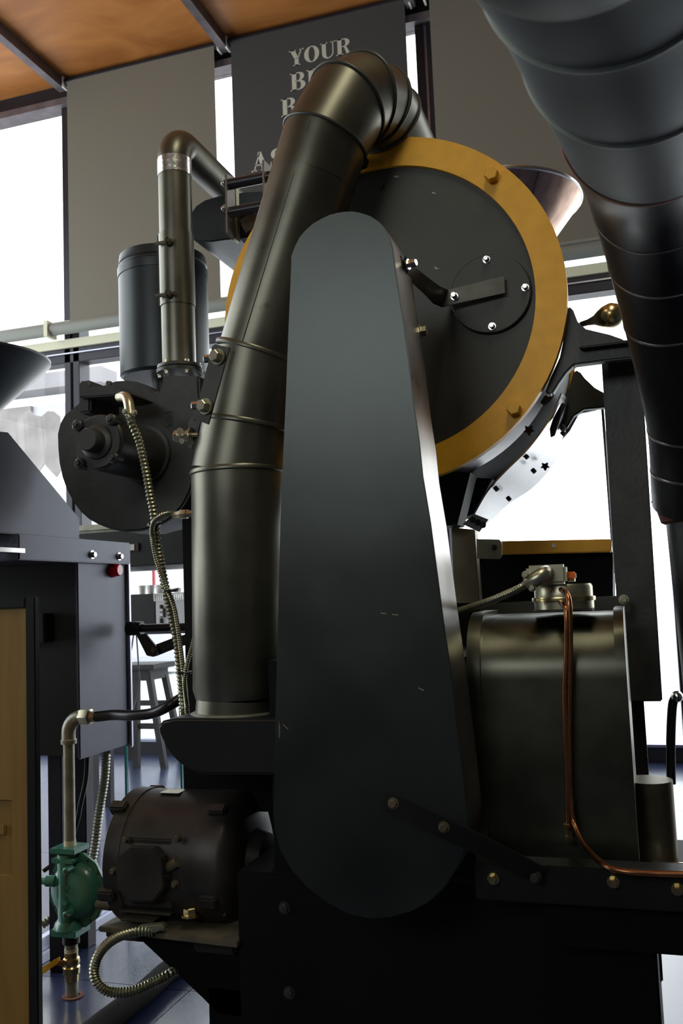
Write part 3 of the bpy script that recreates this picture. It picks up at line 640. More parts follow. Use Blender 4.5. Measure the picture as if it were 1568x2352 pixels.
tb = MB().prism([P(917, 588, 1.785), P(924, 586, 1.80), P(940, 610, 1.82), P(928, 632, 1.82), P(921, 622, 1.79)], (0.004, 0, 0)).build('tab', 'plate_black', bg)
bolt(bg, P(934, 608, 1.805), (1, -.25, 0), .0085, .022, 'chrome')
for pts in ([(874, 1407), (886, 1409), (887, 1411), (874, 1409)], [(900, 1410), (914, 1412), (914, 1414), (900, 1412)], [(960, 1579), (973, 1584), (972, 1587), (960, 1581)], [(640, 1655), (643, 1670), (642, 1695), (640, 1695)], [(650, 1663), (662, 1674), (661, 1676), (649, 1665)]):
    MB().prism([P(x, y, YG-.0004) for x, y in pts], (0, .0004, 0)).build('paint_chip', 'zinc', bg)
# diagonal strap at bottom
s0 = [P(888, 1815, 1.712), P(1108, 1920, 1.712), P(1255, 1995, 1.785), P(1235, 2030, 1.785), P(1092, 1962, 1.712), P(870, 1858, 1.712)]
ss = MB().sheet(s0[:3], [s0[5], s0[4], s0[3]], (0, .006, 0)).build('lower_strap', 'black_paint', bg)
for x, y in ((903, 1845), (1019, 1900)): bolt(ss, P(x, y, 1.712), (0, -1, 0), .008, .008, 'dusty_iron')
bolt(bg, P(965, 762, 1.9), (1, 0, 0), .012, .015, 'zinc')

# ---- big exhaust duct
YX = 2.055
d_lo = [(545, 1640), (545, 1600), (545, 1088)]
R1 = m(104, P(545, 1400, YX))
ed_ = empty('exhaust_duct', P(545, 1640, YX), 'large black sheet-metal exhaust duct rising behind the guard and bending over the drum', 'duct')
c0, c1, c2 = P(547, 1642, YX), P(549, 1600, YX), P(547, 1088, YX)
MB().cyl(c0, c1, m(98, c0), m(97, c0), 64).build('spigot', 'duct_black', ed_)
MB().tube([c1, c1+ar(0, 0, .02), c2], [m(99, c1), R1, m(107, c2)], 64).build('duct_segment', 'duct_black', ed_)
MB().lathe(c0+ar(0, 0, .0), (0, 0, 1), [(0, R1*1.04), (.008, R1*1.04), (.012, R1*.97)], 64).build('base_collar', 'pipe_grey', ed_)
e1 = P(565, 978, YX)      # mid elbow
e2 = P(592, 815, YX)
e3 = P(746, 325, YX)
R2 = m(98, e3)
MB().tube([c2, e1], [m(107, c2), m(101, e1)], 64).build('duct_segment', 'duct_black', ed_)
dsl = unit(e3-e2)
MB().tube([e1, e2], [m(103, e1), m(86, e2)*1.14], 64).build('clamp_sleeve', 'duct_black', ed_)
MB().tube([e2, e3-dsl*.09], [m(85, e2)*1.08, R2*1.005], 64).build('duct_segment', 'duct_black', ed_)
# elbow
d1 = unit(e3-e2); d2 = unit(ar(0.10, 0.93, -0.36)); th = math.acos(float(np.dot(d1, d2))); rb = 0.142
TL = rb*math.tan(th/2); s1 = e3+d1*0.032; I = s1+d1*TL
nn = unit(d2-d1*np.dot(d1, d2)); cc = s1+nn*rb
pth = [e3-d1*.10, e3]
for ft, ln in ((.17, .118), (.45, .062), (.72, .062), (.92, .05)):
    dd = d1*math.cos(th*ft)+nn*math.sin(th*ft)
    pth.append(pth[-1]+dd*ln)
pend = pth[-1]+d2*0.55; pth.append(pend)
N = len(pth)
# mitred gores: build full polyline ring set once, then cut into segments
full = MB(); full.tube(pth, R2*1.01, 64, caps=False)
for k in range(N-1):
    vs = full.v[k*64:(k+2)*64]
    g = MB().add(vs, [(j, (j+1) % 64, 64+(j+1) % 64, 64+j) for j in range(64)])
    g.build('duct_segment', 'duct_black', ed_)
    c = np.mean([np.array(q) for q in full.v[k*64:(k+1)*64]], axis=0)
    if k == 0: continue
    bead = MB().tube([c+(np.array(q)-c)*1.012 for q in full.v[k*64:(k+1)*64]]+[c+(np.array(full.v[k*64])-c)*1.012], 0.0042, 8, caps=False)
    bead.build('seam', 'plate_black', ed_)
for c, r, d in ((c2, m(108, c2), ar(0, 0, 1)), (e1, m(103, e1), unit(e2-e1)), (e2, m(86, e2)*1.14, d1)):
    MB().lathe(c-d*.004, d, [(0, r), (.003, r*1.025), (.009, r*1.025), (.013, r)], 64).build('seam', 'duct_black', ed_)
# lengthwise seam
o_ = ar(0.0, -1, 0); o1 = unit(o_-d1*np.dot(o_, d1)); o1 = unit(o1+unit(np.cross(o1, d1))*0.0)
MB().tube([e2+o1*m(85, e2)*1.08+d1*.0, e3+o1*R2], 0.0016, 6).build('lengthwise_seam', 'ink', ed_)
# clamp flanges with bolts at the left
fa = [P(492, 790, 1.93), P(527, 798, 1.93), P(478, 975, 1.93), P(446, 962, 1.93)]
MB().prism(fa, (0, .006, 0)).build('flange_plate', 'plate_black', ed_, 0.001)
fb = [P(487, 794, 1.97), P(497, 790, 1.97), P(455, 960, 1.97), P(444, 966, 1.97)]
MB().prism(fb, (0, .006, 0)).build('flange_plate', 'plate_black', ed_, 0.001)
for x, y in ((502, 820), (473, 934)): bolt(ed_, P(x, y, 1.93), (-.2, -1, .0), .0145, .022, 'zinc')
for x, y in ((476, 823), (448, 931)): bolt(ed_, P(x+12, y, 1.99), (-1, -.2, 0), .010, .022, 'chrome')
# tie bracket to the fan
MB().prism([P(447, 950, 2.02), P(462, 960, 2.02), P(452, 1000, 2.02), P(440, 1030, 2.02), P(430, 1028, 2.02), P(432, 968, 2.02)], (0, .006, 0)).build('tie_bracket', 'cast_iron', ed_)
MB().cyl(P(418, 1001, 2.01), P(456, 998, 2.01), .006, n=12).build('tie_rod', 'zinc', ed_)
for x in (421, 446): bolt(ed_, P(x-5, 1001, 2.01), (-1, 0, 0), .015, .018, 'zinc')
# ---- exhaust fan housing below
hz = empty('exhaust_fan_housing', P(520, 1780, 2.0), 'black rounded sheet-metal fan housing between the duct and the motor', 'fan housing')
hp_ = [(363, 1668), (372, 1656), (400, 1650), (632, 1652), (700, 1652), (700, 1780), (480, 1780), (450, 1776), (425, 1764), (402, 1745), (385, 1724), (372, 1700), (365, 1684)]
MB().prism([P(x, y, 1.93) for x, y in hp_], (0, .26, 0)).build('scroll_body', 'black_paint', hz, 0.006, seg=3)
tq = [P(372, 1655, 1.935), P(700, 1652, 1.935), P(700, 1640, 2.19), P(430, 1632, 2.19)]
MB().box((P(375, 1655, 1.93)[0]+.02, 1.935, P(500, 1654, 1.93)[2]-.006), (P(690, 1655, 1.93)[0], 2.185, P(500, 1654, 1.93)[2]+.002)).build('top_plate', 'dusty_iron', hz, 0.002)

# ---- motor
ma, mb_ = P(298, 1958, 2.12), P(606, 1972, 2.12)
zc = (ma[2]+mb_[2])/2; ma[2] = mb_[2] = zc; RM = m(147, P(400, 1965, 2.12)); L = mb_[0]-ma[0]
mo = empty('electric_motor', (ma[0]+L/2, 2.12, zc-RM), 'black electric motor with octagonal terminal box below the fan housing', 'motor')
MB().lathe(ma+ar(L*.17, 0, 0), (1, 0, 0), [(0, RM*.985), (L*.52, RM*.985)], 64).build('stator_body', 'motor_black', mo)
MB().lathe(ma, (1, 0, 0), [(0, RM*.72), (.004, RM*.8), (.02, RM*.95), (L*.06, RM), (L*.17, RM), (L*.172, RM*.97)], 64).build('end_bell', 'motor_black', mo)
MB().lathe(ma+ar(L*.69, 0, 0), (1, 0, 0), [(0, RM), (L*.16, RM), (L*.20, RM*.95), (L*.24, RM*.78), (L*.26, RM*.45), (L*.34, RM*.38), (L*.35, RM*.2)], 64).build('end_bell', 'motor_black', mo)
MB().cyl(ma+ar(L, 0, 0), ma+ar(L*1.42, 0, 0), RM*.16).build('shaft', 'motor_black', mo)
MB().lathe(ma+ar(L*1.2, 0, 0), (1, 0, 0), [(0, RM*.25), (L*.06, RM*.28), (L*.1, RM*.28)], 32).build('coupling', 'zinc', mo)
for x0_ in (.08, .80):
    for t in (55, 125, 200, 340):
        a = math.radians(t); q = ma+ar(L*x0_, -math.cos(a)*RM*1.0, math.sin(a)*RM*1.0)
        MB().obox(q, (L*.06, 0, 0), ar(0, math.sin(a), math.cos(a))*.014, ar(0, -math.cos(a), math.sin(a))*.014).build('lug', 'motor_black', mo, 0.004)
# feet
MB().box((ma[0]+.0, 2.0, zc-RM*1.08), (ma[0]+L*.30, 2.25, zc-RM*.90)).build('foot', 'motor_black', mo, 0.006)
MB().box((ma[0]+L*.66, 1.98, zc-RM*1.10), (ma[0]+L*.95, 2.25, zc-RM*.90)).build('foot', 'motor_black', mo, 0.006)
q = P(437, 2104, 1.975); bolt(mo, q, (0, 0, 1), .016, .02, 'brass')
q = P(396, 1812, 2.10); MB().box((q[0]-.028, 2.08, zc+RM*.975), (q[0]+.028, 2.13, zc+RM*.99)).build('name_plate', 'zinc', mo, 0.002)
# terminal box: rectangular flange + octagonal cover
YTb = 1.93
MB().box(P(285, 2080, YTb+.045), P(420, 1915, YTb+.10)).build('terminal_base', 'motor_black', mo, 0.004)
oc = [(296, 1948), (352, 1950), (372, 1972), (376, 2040), (352, 2070), (300, 2070), (268, 2040), (266, 1975)]
fo = [P(x, y, YTb) for x, y in oc]; bo = [P(x+(x-322)*.12+12, y+(y-2010)*.14, YTb+.05) for x, y in oc]
mbx = MB(); mbx.add(fo+bo, [tuple(range(8)), tuple(range(15, 7, -1))]+[(i, i+8, (i+1) % 8+8, (i+1) % 8) for i in range(8)])
mbx.build('terminal_cover', 'motor_black', mo, 0.003)
for x, y in ((262, 2000), (382, 2010), (403, 2030), (290, 1928), (410, 1925)): bolt(mo, P(x, y, YTb+.03), (0, -1, 0), .007, .012, 'dusty_iron')
MB().cyl(P(382, 1995, YTb+.03), P(408, 1980, YTb+.03), .012).build('gland', 'dusty_iron', mo)
MB().box(P(270, 2095, 1.98), P(415, 2083, 2.03)).box(P(275, 2112, 1.96), P(385, 2098, 2.03)).build('slide_rail', 'dusty_iron', mo, 0.003)
for x, y in ((234, 2078), (500, 2092)): MB().cyl(P(x-12, y, 2.0), P(x+22, y+4, 2.0), .010).build('clamp_bolt', 'dusty_iron', mo)
# conduit loop from motor
lp = [P(352, 2138, 1.94), P(310, 2140, 1.93), P(265, 2155, 1.93), P(232, 2185, 1.93), P(217, 2222, 1.93), P(222, 2255, 1.93), P(250, 2277, 1.94), P(295, 2278, 1.95), P(345, 2260, 1.97), P(400, 2232, 2.0), P(440, 2215, 2.1)]
cv = corrugated(lp, 0.0125, 0.0075).build('motor_conduit', 'conduit_steel', None, label='corrugated steel conduit looping out below the motor', cat='conduit')
MB().prism([P(315, 2128, 1.93), P(372, 2122, 1.93), P(378, 2134, 1.93), P(345, 2147, 1.93), P(322, 2146, 1.93)], (0, .02, 0)).build('connector', 'zinc', cv, 0.003)
# thick floor hose
mat('dull_rubber', (0.012, 0.011, 0.010), 0.8, 0, 0.3, 20, spec=0.1)
MB().tube(spline([PZ(430, 2200, .035), PZ(380, 2235, .035), PZ(330, 2280, .035), PZ(270, 2325, .035), PZ(180, 2400, .035), PZ(100, 2520, .035)], 8), 0.034, 20).build('floor_hose', 'dull_rubber', None, label='thick black hose lying across the floor below the motor', cat='hose')

# ---- fan blower at left
YF_ = 2.42
bf = empty('cast_fan_blower', P(310, 1222, YF_), 'black cast-iron fan blower with round motor, beside the duct clamp', 'blower')
cas = [(130, 996), (131, 1030), (134, 1063), (141, 1095), (152, 1126), (166, 1152), (183, 1175), (202, 1192), (223, 1204), (254, 1216), (286, 1222), (322, 1220), (357, 1211), (382, 1199), (402, 1184), (421, 1160), (437, 1130), (448, 1090), (455, 1040), (462, 990), (466, 940), (458, 905), (456, 862),
       (371, 862), (371, 880), (368, 896), (360, 902), (350, 897), (335, 884), (313, 876), (290, 873), (268, 874), (245, 880), (222, 892), (195, 912), (168, 935), (147, 952), (136, 972)]
MB().prism([P(x, y, YF_) for x, y in cas], (0, .16, 0)).build('scroll_casing', 'cast_iron', bf, 0.012, seg=4)
MB().lathe(P(413, 858, YF_+.07), (0, 0, 1), [(-.0, m(52, P(413, 858, YF_+.07))), (.010, m(53, P(413, 858, YF_+.07))), (.011, .06), (.013, .06), (.014, m(51, P(413, 858, YF_+.07))), (.024, m(50, P(413, 858, YF_+.07)))], 48).build('outlet_flange', 'cast_iron', bf)
fq = P(412, 850, YF_+.07); fr_ = m(44, fq)
for i in range(6):
    t = i*PI/3+.35
    q = fq+ar(math.cos(t)*fr_, math.sin(t)*fr_, 0.011); bolt(bf, q, (0, 0, 1), .007, .010, 'zinc')
    bolt(bf, q+ar(0, 0, -.024), (0, 0, -1), .007, .010, 'zinc')
fc = P(332, 1044, YF_); r_ = m(66, P(198, 1012, 2.17))
MB().lathe(fc, (0, -1, 0), [(0, r_*1.12), (.012, r_*1.12), (.013, r_*.98), (.245, r_*.98), (.25, r_*.90), (.256, r_*.90)], 64).build('motor_body', 'cast_iron', bf)
MB().lathe(fc+ar(0, -.256, 0), (0, -1, 0), [(0, r_*.62), (.006, r_*.60), (.010, r_*.5), (.011, r_*.42), (.045, r_*.40), (.05, r_*.36)], 48).build('bearing_cap', 'cast_iron', bf)
for t in (40, 130, 220, 310):
    a = math.radians(t+8); q = fc+ar(math.cos(a)*r_*.95, -.235, math.sin(a)*r_*.95)
    lg = MB().lathe(q, (0, -1, 0), [(0, .016), (.03, .016), (.034, .012)], 20).build('lug', 'cast_iron', bf); bolt(lg, q+ar(0, -.034, 0), (0, -1, 0), .008, .009, 'cast_iron')
# terminal box on top of blower motor
MB().box(P(180, 950, 2.24), P(275, 898, 2.40)).build('terminal_box', 'cast_iron', bf, 0.006)
MB().prism([P(178, 908, 2.22), P(205, 888, 2.22), P(262, 884, 2.22), P(290, 902, 2.22), P(262, 908, 2.22), P(182, 914, 2.22)], (0, .16, 0)).build('terminal_lid', 'cast_iron', bf, 0.004)
for x, y in ((204, 886), (250, 884)): MB().lathe(P(x, y, 2.25), (0, 0, 1), [(-.01, .010), (.006, .010), (.010, .007)], 14).build('screw', 'cast_iron', bf)
# casting marks (raised digits)
def text(s, size, loc, rot, mt, parent, name, extr=.0015):
    cu = bpy.data.curves.new(name, 'FONT'); cu.body = s; cu.size = size; cu.extrude = extr; cu.align_x = 'CENTER'; cu.align_y = 'CENTER'
    t = bpy.data.objects.new(name, cu); COL.objects.link(t); dg = bpy.context.evaluated_depsgraph_get()
    me = bpy.data.meshes.new_from_object(t.evaluated_get(dg)); bpy.data.objects.remove(t)
    me.materials.clear(); me.materials.append(MT[mt]); o = bpy.data.objects.new(name, me); COL.objects.link(o)
    o.parent = parent; o.location = Vector([float(c) for c in loc])-wloc(parent); o.rotation_euler = rot
    return o
text('5/61', .030, P(389, 960, YF_-.001), (PI/2, -PI/2, 0), 'cast_iron', bf, 'cast_number', .0022)
# ---- pipe on blower
fp = empty('fan_outlet_pipe', P(412, 845, YF_+.07), 'upright black pipe with a shiny silver band and an elbow on top', 'pipe')
YQ = YF_+.07
p0, p1, p2 = P(412, 850, YQ), P(411, 705, YQ), P(408, 395, YQ)
p1[0] = p0[0]; p2[0] = p0[0]
rp_ = m(38, P(410, 600, YQ))
MB().cyl(p0, p2, rp_, n=48).build('upright_tube', 'duct_black', fp)
MB().cyl(p1, ar(p0[0], YQ, P(410, 540, YQ)[2]), rp_*1.055, n=48).build('clamp_sleeve', 'duct_black', fp)
MB().cyl(ar(p0[0], YQ, P(408, 405, YQ)[2]), ar(p0[0], YQ, P(408, 368, YQ)[2]), rp_*1.03, n=48).build('foil_band', 'foil', fp, label='shiny silver foil band')
rbe = rp_*1.35
zE = P(408, 368, YQ)[2]; pe = [ar(p0[0], YQ, zE-.01)]
for k in range(13):
    t = PI/2*k/12; pe.append(ar(p0[0], YQ+rbe-rbe*math.cos(t), zE+rbe*math.sin(t)))
pe.append(pe[-1]+ar(0, 1.5, 0))
MB().tube(pe, rp_, 40).build('elbow', 'duct_black', fp)
for pts, Y in (([(361, 541), (372, 546), (374, 700), (363, 704)], YQ-.02), ([(376, 538), (392, 546), (394, 698), (378, 696)], YQ-rp_*.9)):
    MB().prism([P(x, y, Y) for x, y in pts], (0, .004, 0)).build('clamp_flange', 'dusty_iron' if Y < 0 else 'plate_black', fp)
for y in (556, 676): 
    MB().cyl(P(358, y+4, YQ-.05), P(402, y-3, YQ-.065), .006, n=12).build('clamp_bolt', 'dusty_iron', fp)
    bolt(fp, P(385, y, YQ-.062), (1, -.2, 0), .011, .012, 'dusty_iron')
# ---- canister behind
YC = 2.95; cz0, cz1 = P(375, 872, YC)[2], P(375, 640, YC)[2]; cxq = P(377, 740, YC); rcn = m(101, cxq)
cn = empty('lidded_canister', (cxq[0], YC, cz0), 'black cylindrical canister with ribbed lid behind the outlet pipe', 'canister')
MB().lathe((cxq[0], YC, cz0), (0, 0, 1), [(0, rcn*.93), (.006, rcn*.96), (.01, rcn), (cz1-cz0, rcn)], 64).build('body', 'canister', cn)
h = m(50, cxq)
MB().lathe((cxq[0], YC, cz1-.006), (0, 0, 1), [(0, rcn*1.015), (h*.2, rcn*1.02), (h*.38, rcn*1.02), (h*.45, rcn*.985), (h*.55, rcn*.98), (h*.6, rcn*1.0), (h*.7, rcn*.985), (h, rcn*.97), (h*1.0, rcn*.9), (h*.9, rcn*.88)], 64).build('lid', 'canister', cn)
MB().cyl((cxq[0], YC, cz0-.06), (cxq[0], YC, cz0), .05).box((cxq[0], YC-.04, cz0-.10), (P(470, 900, 2.75)[0], YC+.04, cz0-.05)).build('pedestal', 'black_paint', cn)

# ---- housing along Y behind hinge, hinge assembly
ch = [(430, 520), (437, 490), (450, 472), (470, 459), (500, 450), (560, 441), (640, 436), (640, 540), (560, 547), (520, 550), (485, 555), (455, 554), (436, 545)]
MB().prism([P(x, y, 2.75) for x, y in ch], (0, .75, 0)).build('bean_chute_housing', 'canister', None, 0.004, label='dark rounded chute housing behind the hinged rods, left of the drum', cat='housing')
hg = empty('hinged_rod_bracket', P(560, 550, 2.3), 'black bracket of two thick rods between plates, left of the drum', 'bracket')
hx = P(517, 480, 2.28)[0]
pa_ = [PX(516, 399, hx), PX(545, 410, hx)]
def sideplate(x, pts): MB().prism([PX(a, b, x) for a, b in pts], (0.006, 0, 0)).build('side_plate', 'worn_steel', hg, 0.001)
sideplate(hx, [(516, 400), (545, 412), (545, 540), (532, 552), (518, 535)])
hx2 = P(603, 440, 2.28)[0]
sideplate(hx2, [(601, 367), (620, 385), (618, 470), (603, 450)])
for y0, y1, yy in ((425, 405, 2.30), (490, 470, 2.30)):
    a = P(520, y0, yy); b = P(640, y1-3, yy); b[2] = a[2]
    MB().cyl(a, b, m(12.5, a), n=28).build('rod', 'rubber', hg)
for y in (421, 478): bolt(hg, P(517, y, 2.30), (-1, 0, 0), .008, .010, 'chrome')
MB().prism([P(535, 410, 2.34), P(541, 410, 2.34), P(545, 552, 2.34), P(538, 554, 2.34)], (0, .02, 0)).build('rib', 'zinc', hg)
MB().cyl(P(560, 520, 2.36), P(600, 500, 2.36), .022).build('pivot_block', 'dusty_iron', hg)
MB().box(P(545, 548, 2.36), P(600, 500, 2.42)).build('block', 'black_deep', hg, 0.004)

# ---- right hopper (copper coloured)
hq = P(1128, 478, 3.45); hr = m(202, hq)
ho = empty('bean_hopper', (hq[0], hq[1], hq[2]-.33), 'copper-toned conical bean hopper above the drum, behind the orange ring', 'hopper')
MB().lathe((hq[0], hq[1], hq[2]-.31), (0, 0, 1), [(0, hr*.3), (.30, hr*.985), (.305, hr), (.318, hr), (.318, hr*.975), (.30, hr*.96), (.0, hr*.27)], 96).build('cone', 'copper_sheet', ho)
MB().lathe((hq[0], hq[1], hq[2]-.008), (0, 0, 1), [(0, hr*.995), (.003, hr*1.012), (.010, hr*1.012), (.013, hr*.995)], 96, caps=False).build('rim', 'chrome', ho)
ts = math.radians(-52)
MB().tube([ar(hq[0]+math.cos(ts)*hr*.3, hq[1]+math.sin(ts)*hr*.3, hq[2]-.31), ar(hq[0]+math.cos(ts)*hr*.99, hq[1]+math.sin(ts)*hr*.99, hq[2]-.01)], .0022, 6).build('seam', 'ink', ho)
MB().cyl((hq[0], hq[1], 1.85), (hq[0], hq[1], hq[2]-.30), hr*.22).build('neck', 'black_paint', ho)

# ---- brass knob handle
kq = P(1410, 724, 2.55)
kn = empty('brass_knob_handle', kq, 'brass pear-shaped lever knob at the right of the drum', 'handle')
ax = unit(P(1412, 722, 2.5)-P(1335, 745, 2.62)); k0 = P(1335, 745, 2.62)
Lk = np.linalg.norm(P(1432, 716, 2.5)-k0)
MB().lathe(k0, ax, [(0, .008), (Lk*.2, .009), (Lk*.42, .015), (Lk*.58, .025), (Lk*.72, .031), (Lk*.84, .033), (Lk*.93, .029), (Lk*1.0, .015), (Lk*1.01, 0.001)], 40).build('knob', 'brass', kn)

# ---- burner housing with rounded top
YH = 1.93; xh0, xh1 = P(1098, 1700, YH)[0], P(1437, 1700, YH)[0]
zh0, zh1 = P(1260, 1985, YH)[2], P(1260, 1412, YH+.1)[2]
rbz = 0.13; prof = [(YH+.30, zh1)]
for k in range(11):
    t = PI/2*k/10; prof.append((YH+rbz*1.0-rbz*math.sin(t), zh1-rbz+rbz*math.cos(t)))
prof.append((YH, zh0)); prof.append((YH+.30, zh0))
bh = empty('burner_housing', ((xh0+xh1)/2, YH+.1, zh0), 'dark steel burner housing with curved top, right of the belt guard', 'housing')
def profprism(x0, x1, grow, name, mt, lab=None):
    pts = []
    for y, z in prof: 
        dy = YH+.2-y; pts.append((x0, y-(grow if y < YH+.2 else 0), z+(grow if z > zh1-rbz*.5 else 0)))
    return MB().prism(pts, (x1-x0, 0, 0)).build(name, mt, bh, angle=40, label=lab)
mat('bonnet', (0.12, 0.12, 0.088), 0.33, 1.0, 0.3, 7, 0.02, 30, rvar=0.06)
profprism(xh0, xh1, 0, 'bonnet', 'bonnet')
profprism(xh0-.016, xh0+.012, .010, 'edge_rib', 'bonnet'); profprism(xh1-.010, xh1+.010, .010, 'edge_rib', 'bonnet')
bpt = bpy.data.objects
# ---- gas pressure switch on top
YS = 2.03
sw = empty('gas_pressure_switch', P(1295, 1400, YS), 'brass-coloured gas pressure switch with orange cap on the burner housing', 'switch')
sc_ = P(1295, 1385, YS); rs = m(67, sc_)
zz0, zz1, zz2 = P(1295, 1398, YS)[2], P(1295, 1374, YS)[2], P(1295, 1345, YS)[2]
MB().lathe((sc_[0], YS, zz0), (0, 0, 1), [(0, rs), (zz1-zz0-.006, rs)], 48).build('lower_shell', 'zinc', sw)
MB().lathe((sc_[0], YS, zz1-.006), (0, 0, 1), [(0, rs*1.06), (.006, rs*1.07), (.009, rs*1.06)], 48).build('clamp_rim', 'brass', sw)
MB().lathe((sc_[0], YS, zz1+.003), (0, 0, 1), [(0, rs*.98), (zz2-zz1-.006, rs*.98), (zz2-zz1, rs*.93)], 48).build('upper_shell', 'zinc', sw)
MB().box(P(1209, 1345, YS-.075), P(1302, 1296, YS-.035)).build('switch_box', 'zinc', sw, 0.006)
MB().box(P(1303, 1336, YS-.04), P(1321, 1328, YS-.01)).build('cap_stem', 'brass', sw)
MB().box(P(1301, 1331, YS-.045), P(1323, 1313, YS-.012)).build('cap', 'orange_plastic', sw, 0.003, label='orange cap')
MB().box(P(1220, 1408, YS-.07), P(1366, 1396, YS+.02)).build('foot_bracket', 'plate_black', sw, 0.002)
elb = MB().tube(spline([P(1254, 1316, YS-.075), P(1246, 1320, YS-.10), P(1230, 1330, YS-.105), P(1212, 1341, YS-.10)], 6), [.016]*19, 20).build('elbow_connector', 'zinc', sw)
for x, y in ((1207, 1320), (1222, 1350)): bolt(elb, P(x, y, YS-.11), (0, -1, 0), .006, .012, 'zinc')
text('P', .014, P(1262, 1385, YS-rs-.004)+ar(-.01, .012, 0), (PI/2, 0, -.35), 'red_ink', sw, 'red_mark', .0003)
text('V', .018, P(1268, 1354, YS-rs-.004)+ar(-.0, .006, 0), (PI/2, PI, -.25), 'red_ink', sw, 'red_mark', .0003)
corrugated([P(1210, 1341, YS-.10), P(1180, 1357, YS-.09), P(1120, 1382, YS-.05), P(1066, 1400, YS), P(1030, 1410, YS+.05)], .0085, .0062).build('switch_conduit', 'conduit_steel', None, label='slim corrugated conduit running from the gas switch to the guard', cat='conduit')
# copper tubes
YK = 1.905
MB().tube(spline([P(1288, 1354, 1.97), P(1297, 1358, 1.93), P(1305, 1375, 1.91), P(1308, 1410, YK), P(1309, 1500, YK), P(1306, 1650, YK), P(1307, 1780, YK), P(1312, 1860, YK), P(1322, 1900, YK-.01), P(1345, 1945, YK-.06), P(1385, 1985, YK-.12), P(1430, 2001, YK-.14), P(1500, 2006, YK-.14), P(1620, 2009, YK-.14)], 8), .0058, 12).build('copper_tube', 'copper', None, label='copper tube that curves out to the right at the bottom', cat='tube')
ctb = MB().tube(spline([P(1288, 1384, 1.96), P(1295, 1390, 1.92), P(1301, 1412, YK), P(1301, 1500, YK), P(1297, 1580, YK), P(1299, 1680, YK), P(1304, 1780, YK), P(1306, 1900, YK)], 8), .0058, 12).build('copper_tube', 'copper', None, label='shorter copper tube ending in a brass nut', cat='tube')
MB().lathe(P(1307, 1934, YK), (0, 0, 1), [(0, .009), (.012, .009), (.013, .007), (.018, .007), (.019, .0095), (.035, .0095)], 6).build('brass_nut', 'brass', ctb)
# grey steel drum at right
gq = P(1502, 1985, 2.05)
sdm = MB().lathe((gq[0], 2.08, gq[2]), (0, 0, 1), [(0, m(54, gq)), (.004, m(54, gq)), (P(1502, 1797, 2.05)[2]-gq[2], m(54, gq))], 48).build('steel_sleeve', 'stained_steel', None, label='dull grey steel sleeve standing right of the burner housing', cat='sleeve')
ch_ = MB().tube([P(1450, 1985, 1.98), P(1530, 1986, 1.98), P(1620, 1988, 1.98)], .005, 10).build('edge_rail', 'chrome', sdm)

# ================================================================== NEAR FLUE DUCT (top right)
fd = empty('overhead_flue_duct', (0.6, 1.2, 0), 'huge grey flue duct crossing the top right corner', 'duct')
RF = 0.11
def fp_(x, y, r): 
    d = RF*FPX/r; q = ray(x, y); return cC+q*d/ (q@cF)
cp = [(1180, -800, 470), (1340, -330, 360), (1408, -165, 320), (1462, 60, 265), (1496, 262, 203)]
up = [fp_(*c) for c in cp]
up = [ar(up[0][0]-.06, up[0][1]-.62, CEIL-.01), ar(up[0][0]-.06, up[0][1]-.60, up[0][2]+1.0), ar(up[0][0]-.05, up[0][1]-.38, up[0][2]+.30)]+up
lo_ = [(1490, 262, 203), (1508, 400, 162), (1556, 655, 138), (1612, 948, 126), (1622, 1150, 121)]
lw = [fp_(*c) for c in lo_]
MB().tube(spline(up, 10), RF, 72).build('grey_section', 'old_duct', fd)
for a, b in (((1278+90, 92-165), 330),):
    pass
mat('old_seam', (0.30, 0.33, 0.28), 0.5, 0.4, 0.2, 20)
def seamring(path, t, r, name='seam', th=.003, mt='old_seam'):
    i = int(t*(len(path)-2)); d = unit(path[i+1]-path[i]); MB().lathe(path[i]-d*.003, d, [(0, r), (.002, r+th), (.004, r+th), (.006, r)], 72).build(name, mt, fd)
us = spline(up, 10)
for t in (.73, .87): seamring(us, t, RF)
ls = spline(lw[0:], 10)
MB().tube(ls, [RF*.985+0.0*i for i in range(len(ls))], 72).build('black_section', 'flex_black', fd, label='matt black lower section')
MB().lathe(ls[0]-unit(ls[1]-ls[0])*.01, unit(ls[1]-ls[0]), [(0, RF), (.004, RF*1.012), (.016, RF*1.01), (.024, RF*.98)], 72).build('rust_band', 'rust', fd, label='rusty joint band')
for t in (.32, .46, .58, .80, .93): seamring(ls, t, RF*.985, mt='worn_steel', th=.0012)
e_ = lw[-1]; MB().lathe(ar(e_[0], e_[1], e_[2]-.045), (0, 0, 1), [(0, .085), (.004, .093), (.03, .10), (.05, RF)], 48).build('rust_collar', 'rust', fd, label='rust-eaten collar')
MB().cyl(ar(e_[0]+.03, e_[1], 0.0), ar(e_[0], e_[1], e_[2]-.04), .074, .083, n=48).build('lower_pipe', 'flex_black', fd)
# dark appliance edge by the right side
q = P(1548, 1700, 2.2)
ap = MB().tube(spline([P(1552, 1602, 2.2), P(1544, 1620, 2.2), P(1540, 1700, 2.2), P(1541, 1800, 2.2)], 6), .010, 16).build('grab_handle', 'rubber', None, label='black upright grab handle beside the lower flue pipe', cat='handle')
MB().lathe(P(1555, 1600, 2.19), (0, -1, 0), [(-.008, .006), (0, .013), (.008, .010), (.012, .001)], 20).build('chrome_end', 'chrome', ap)

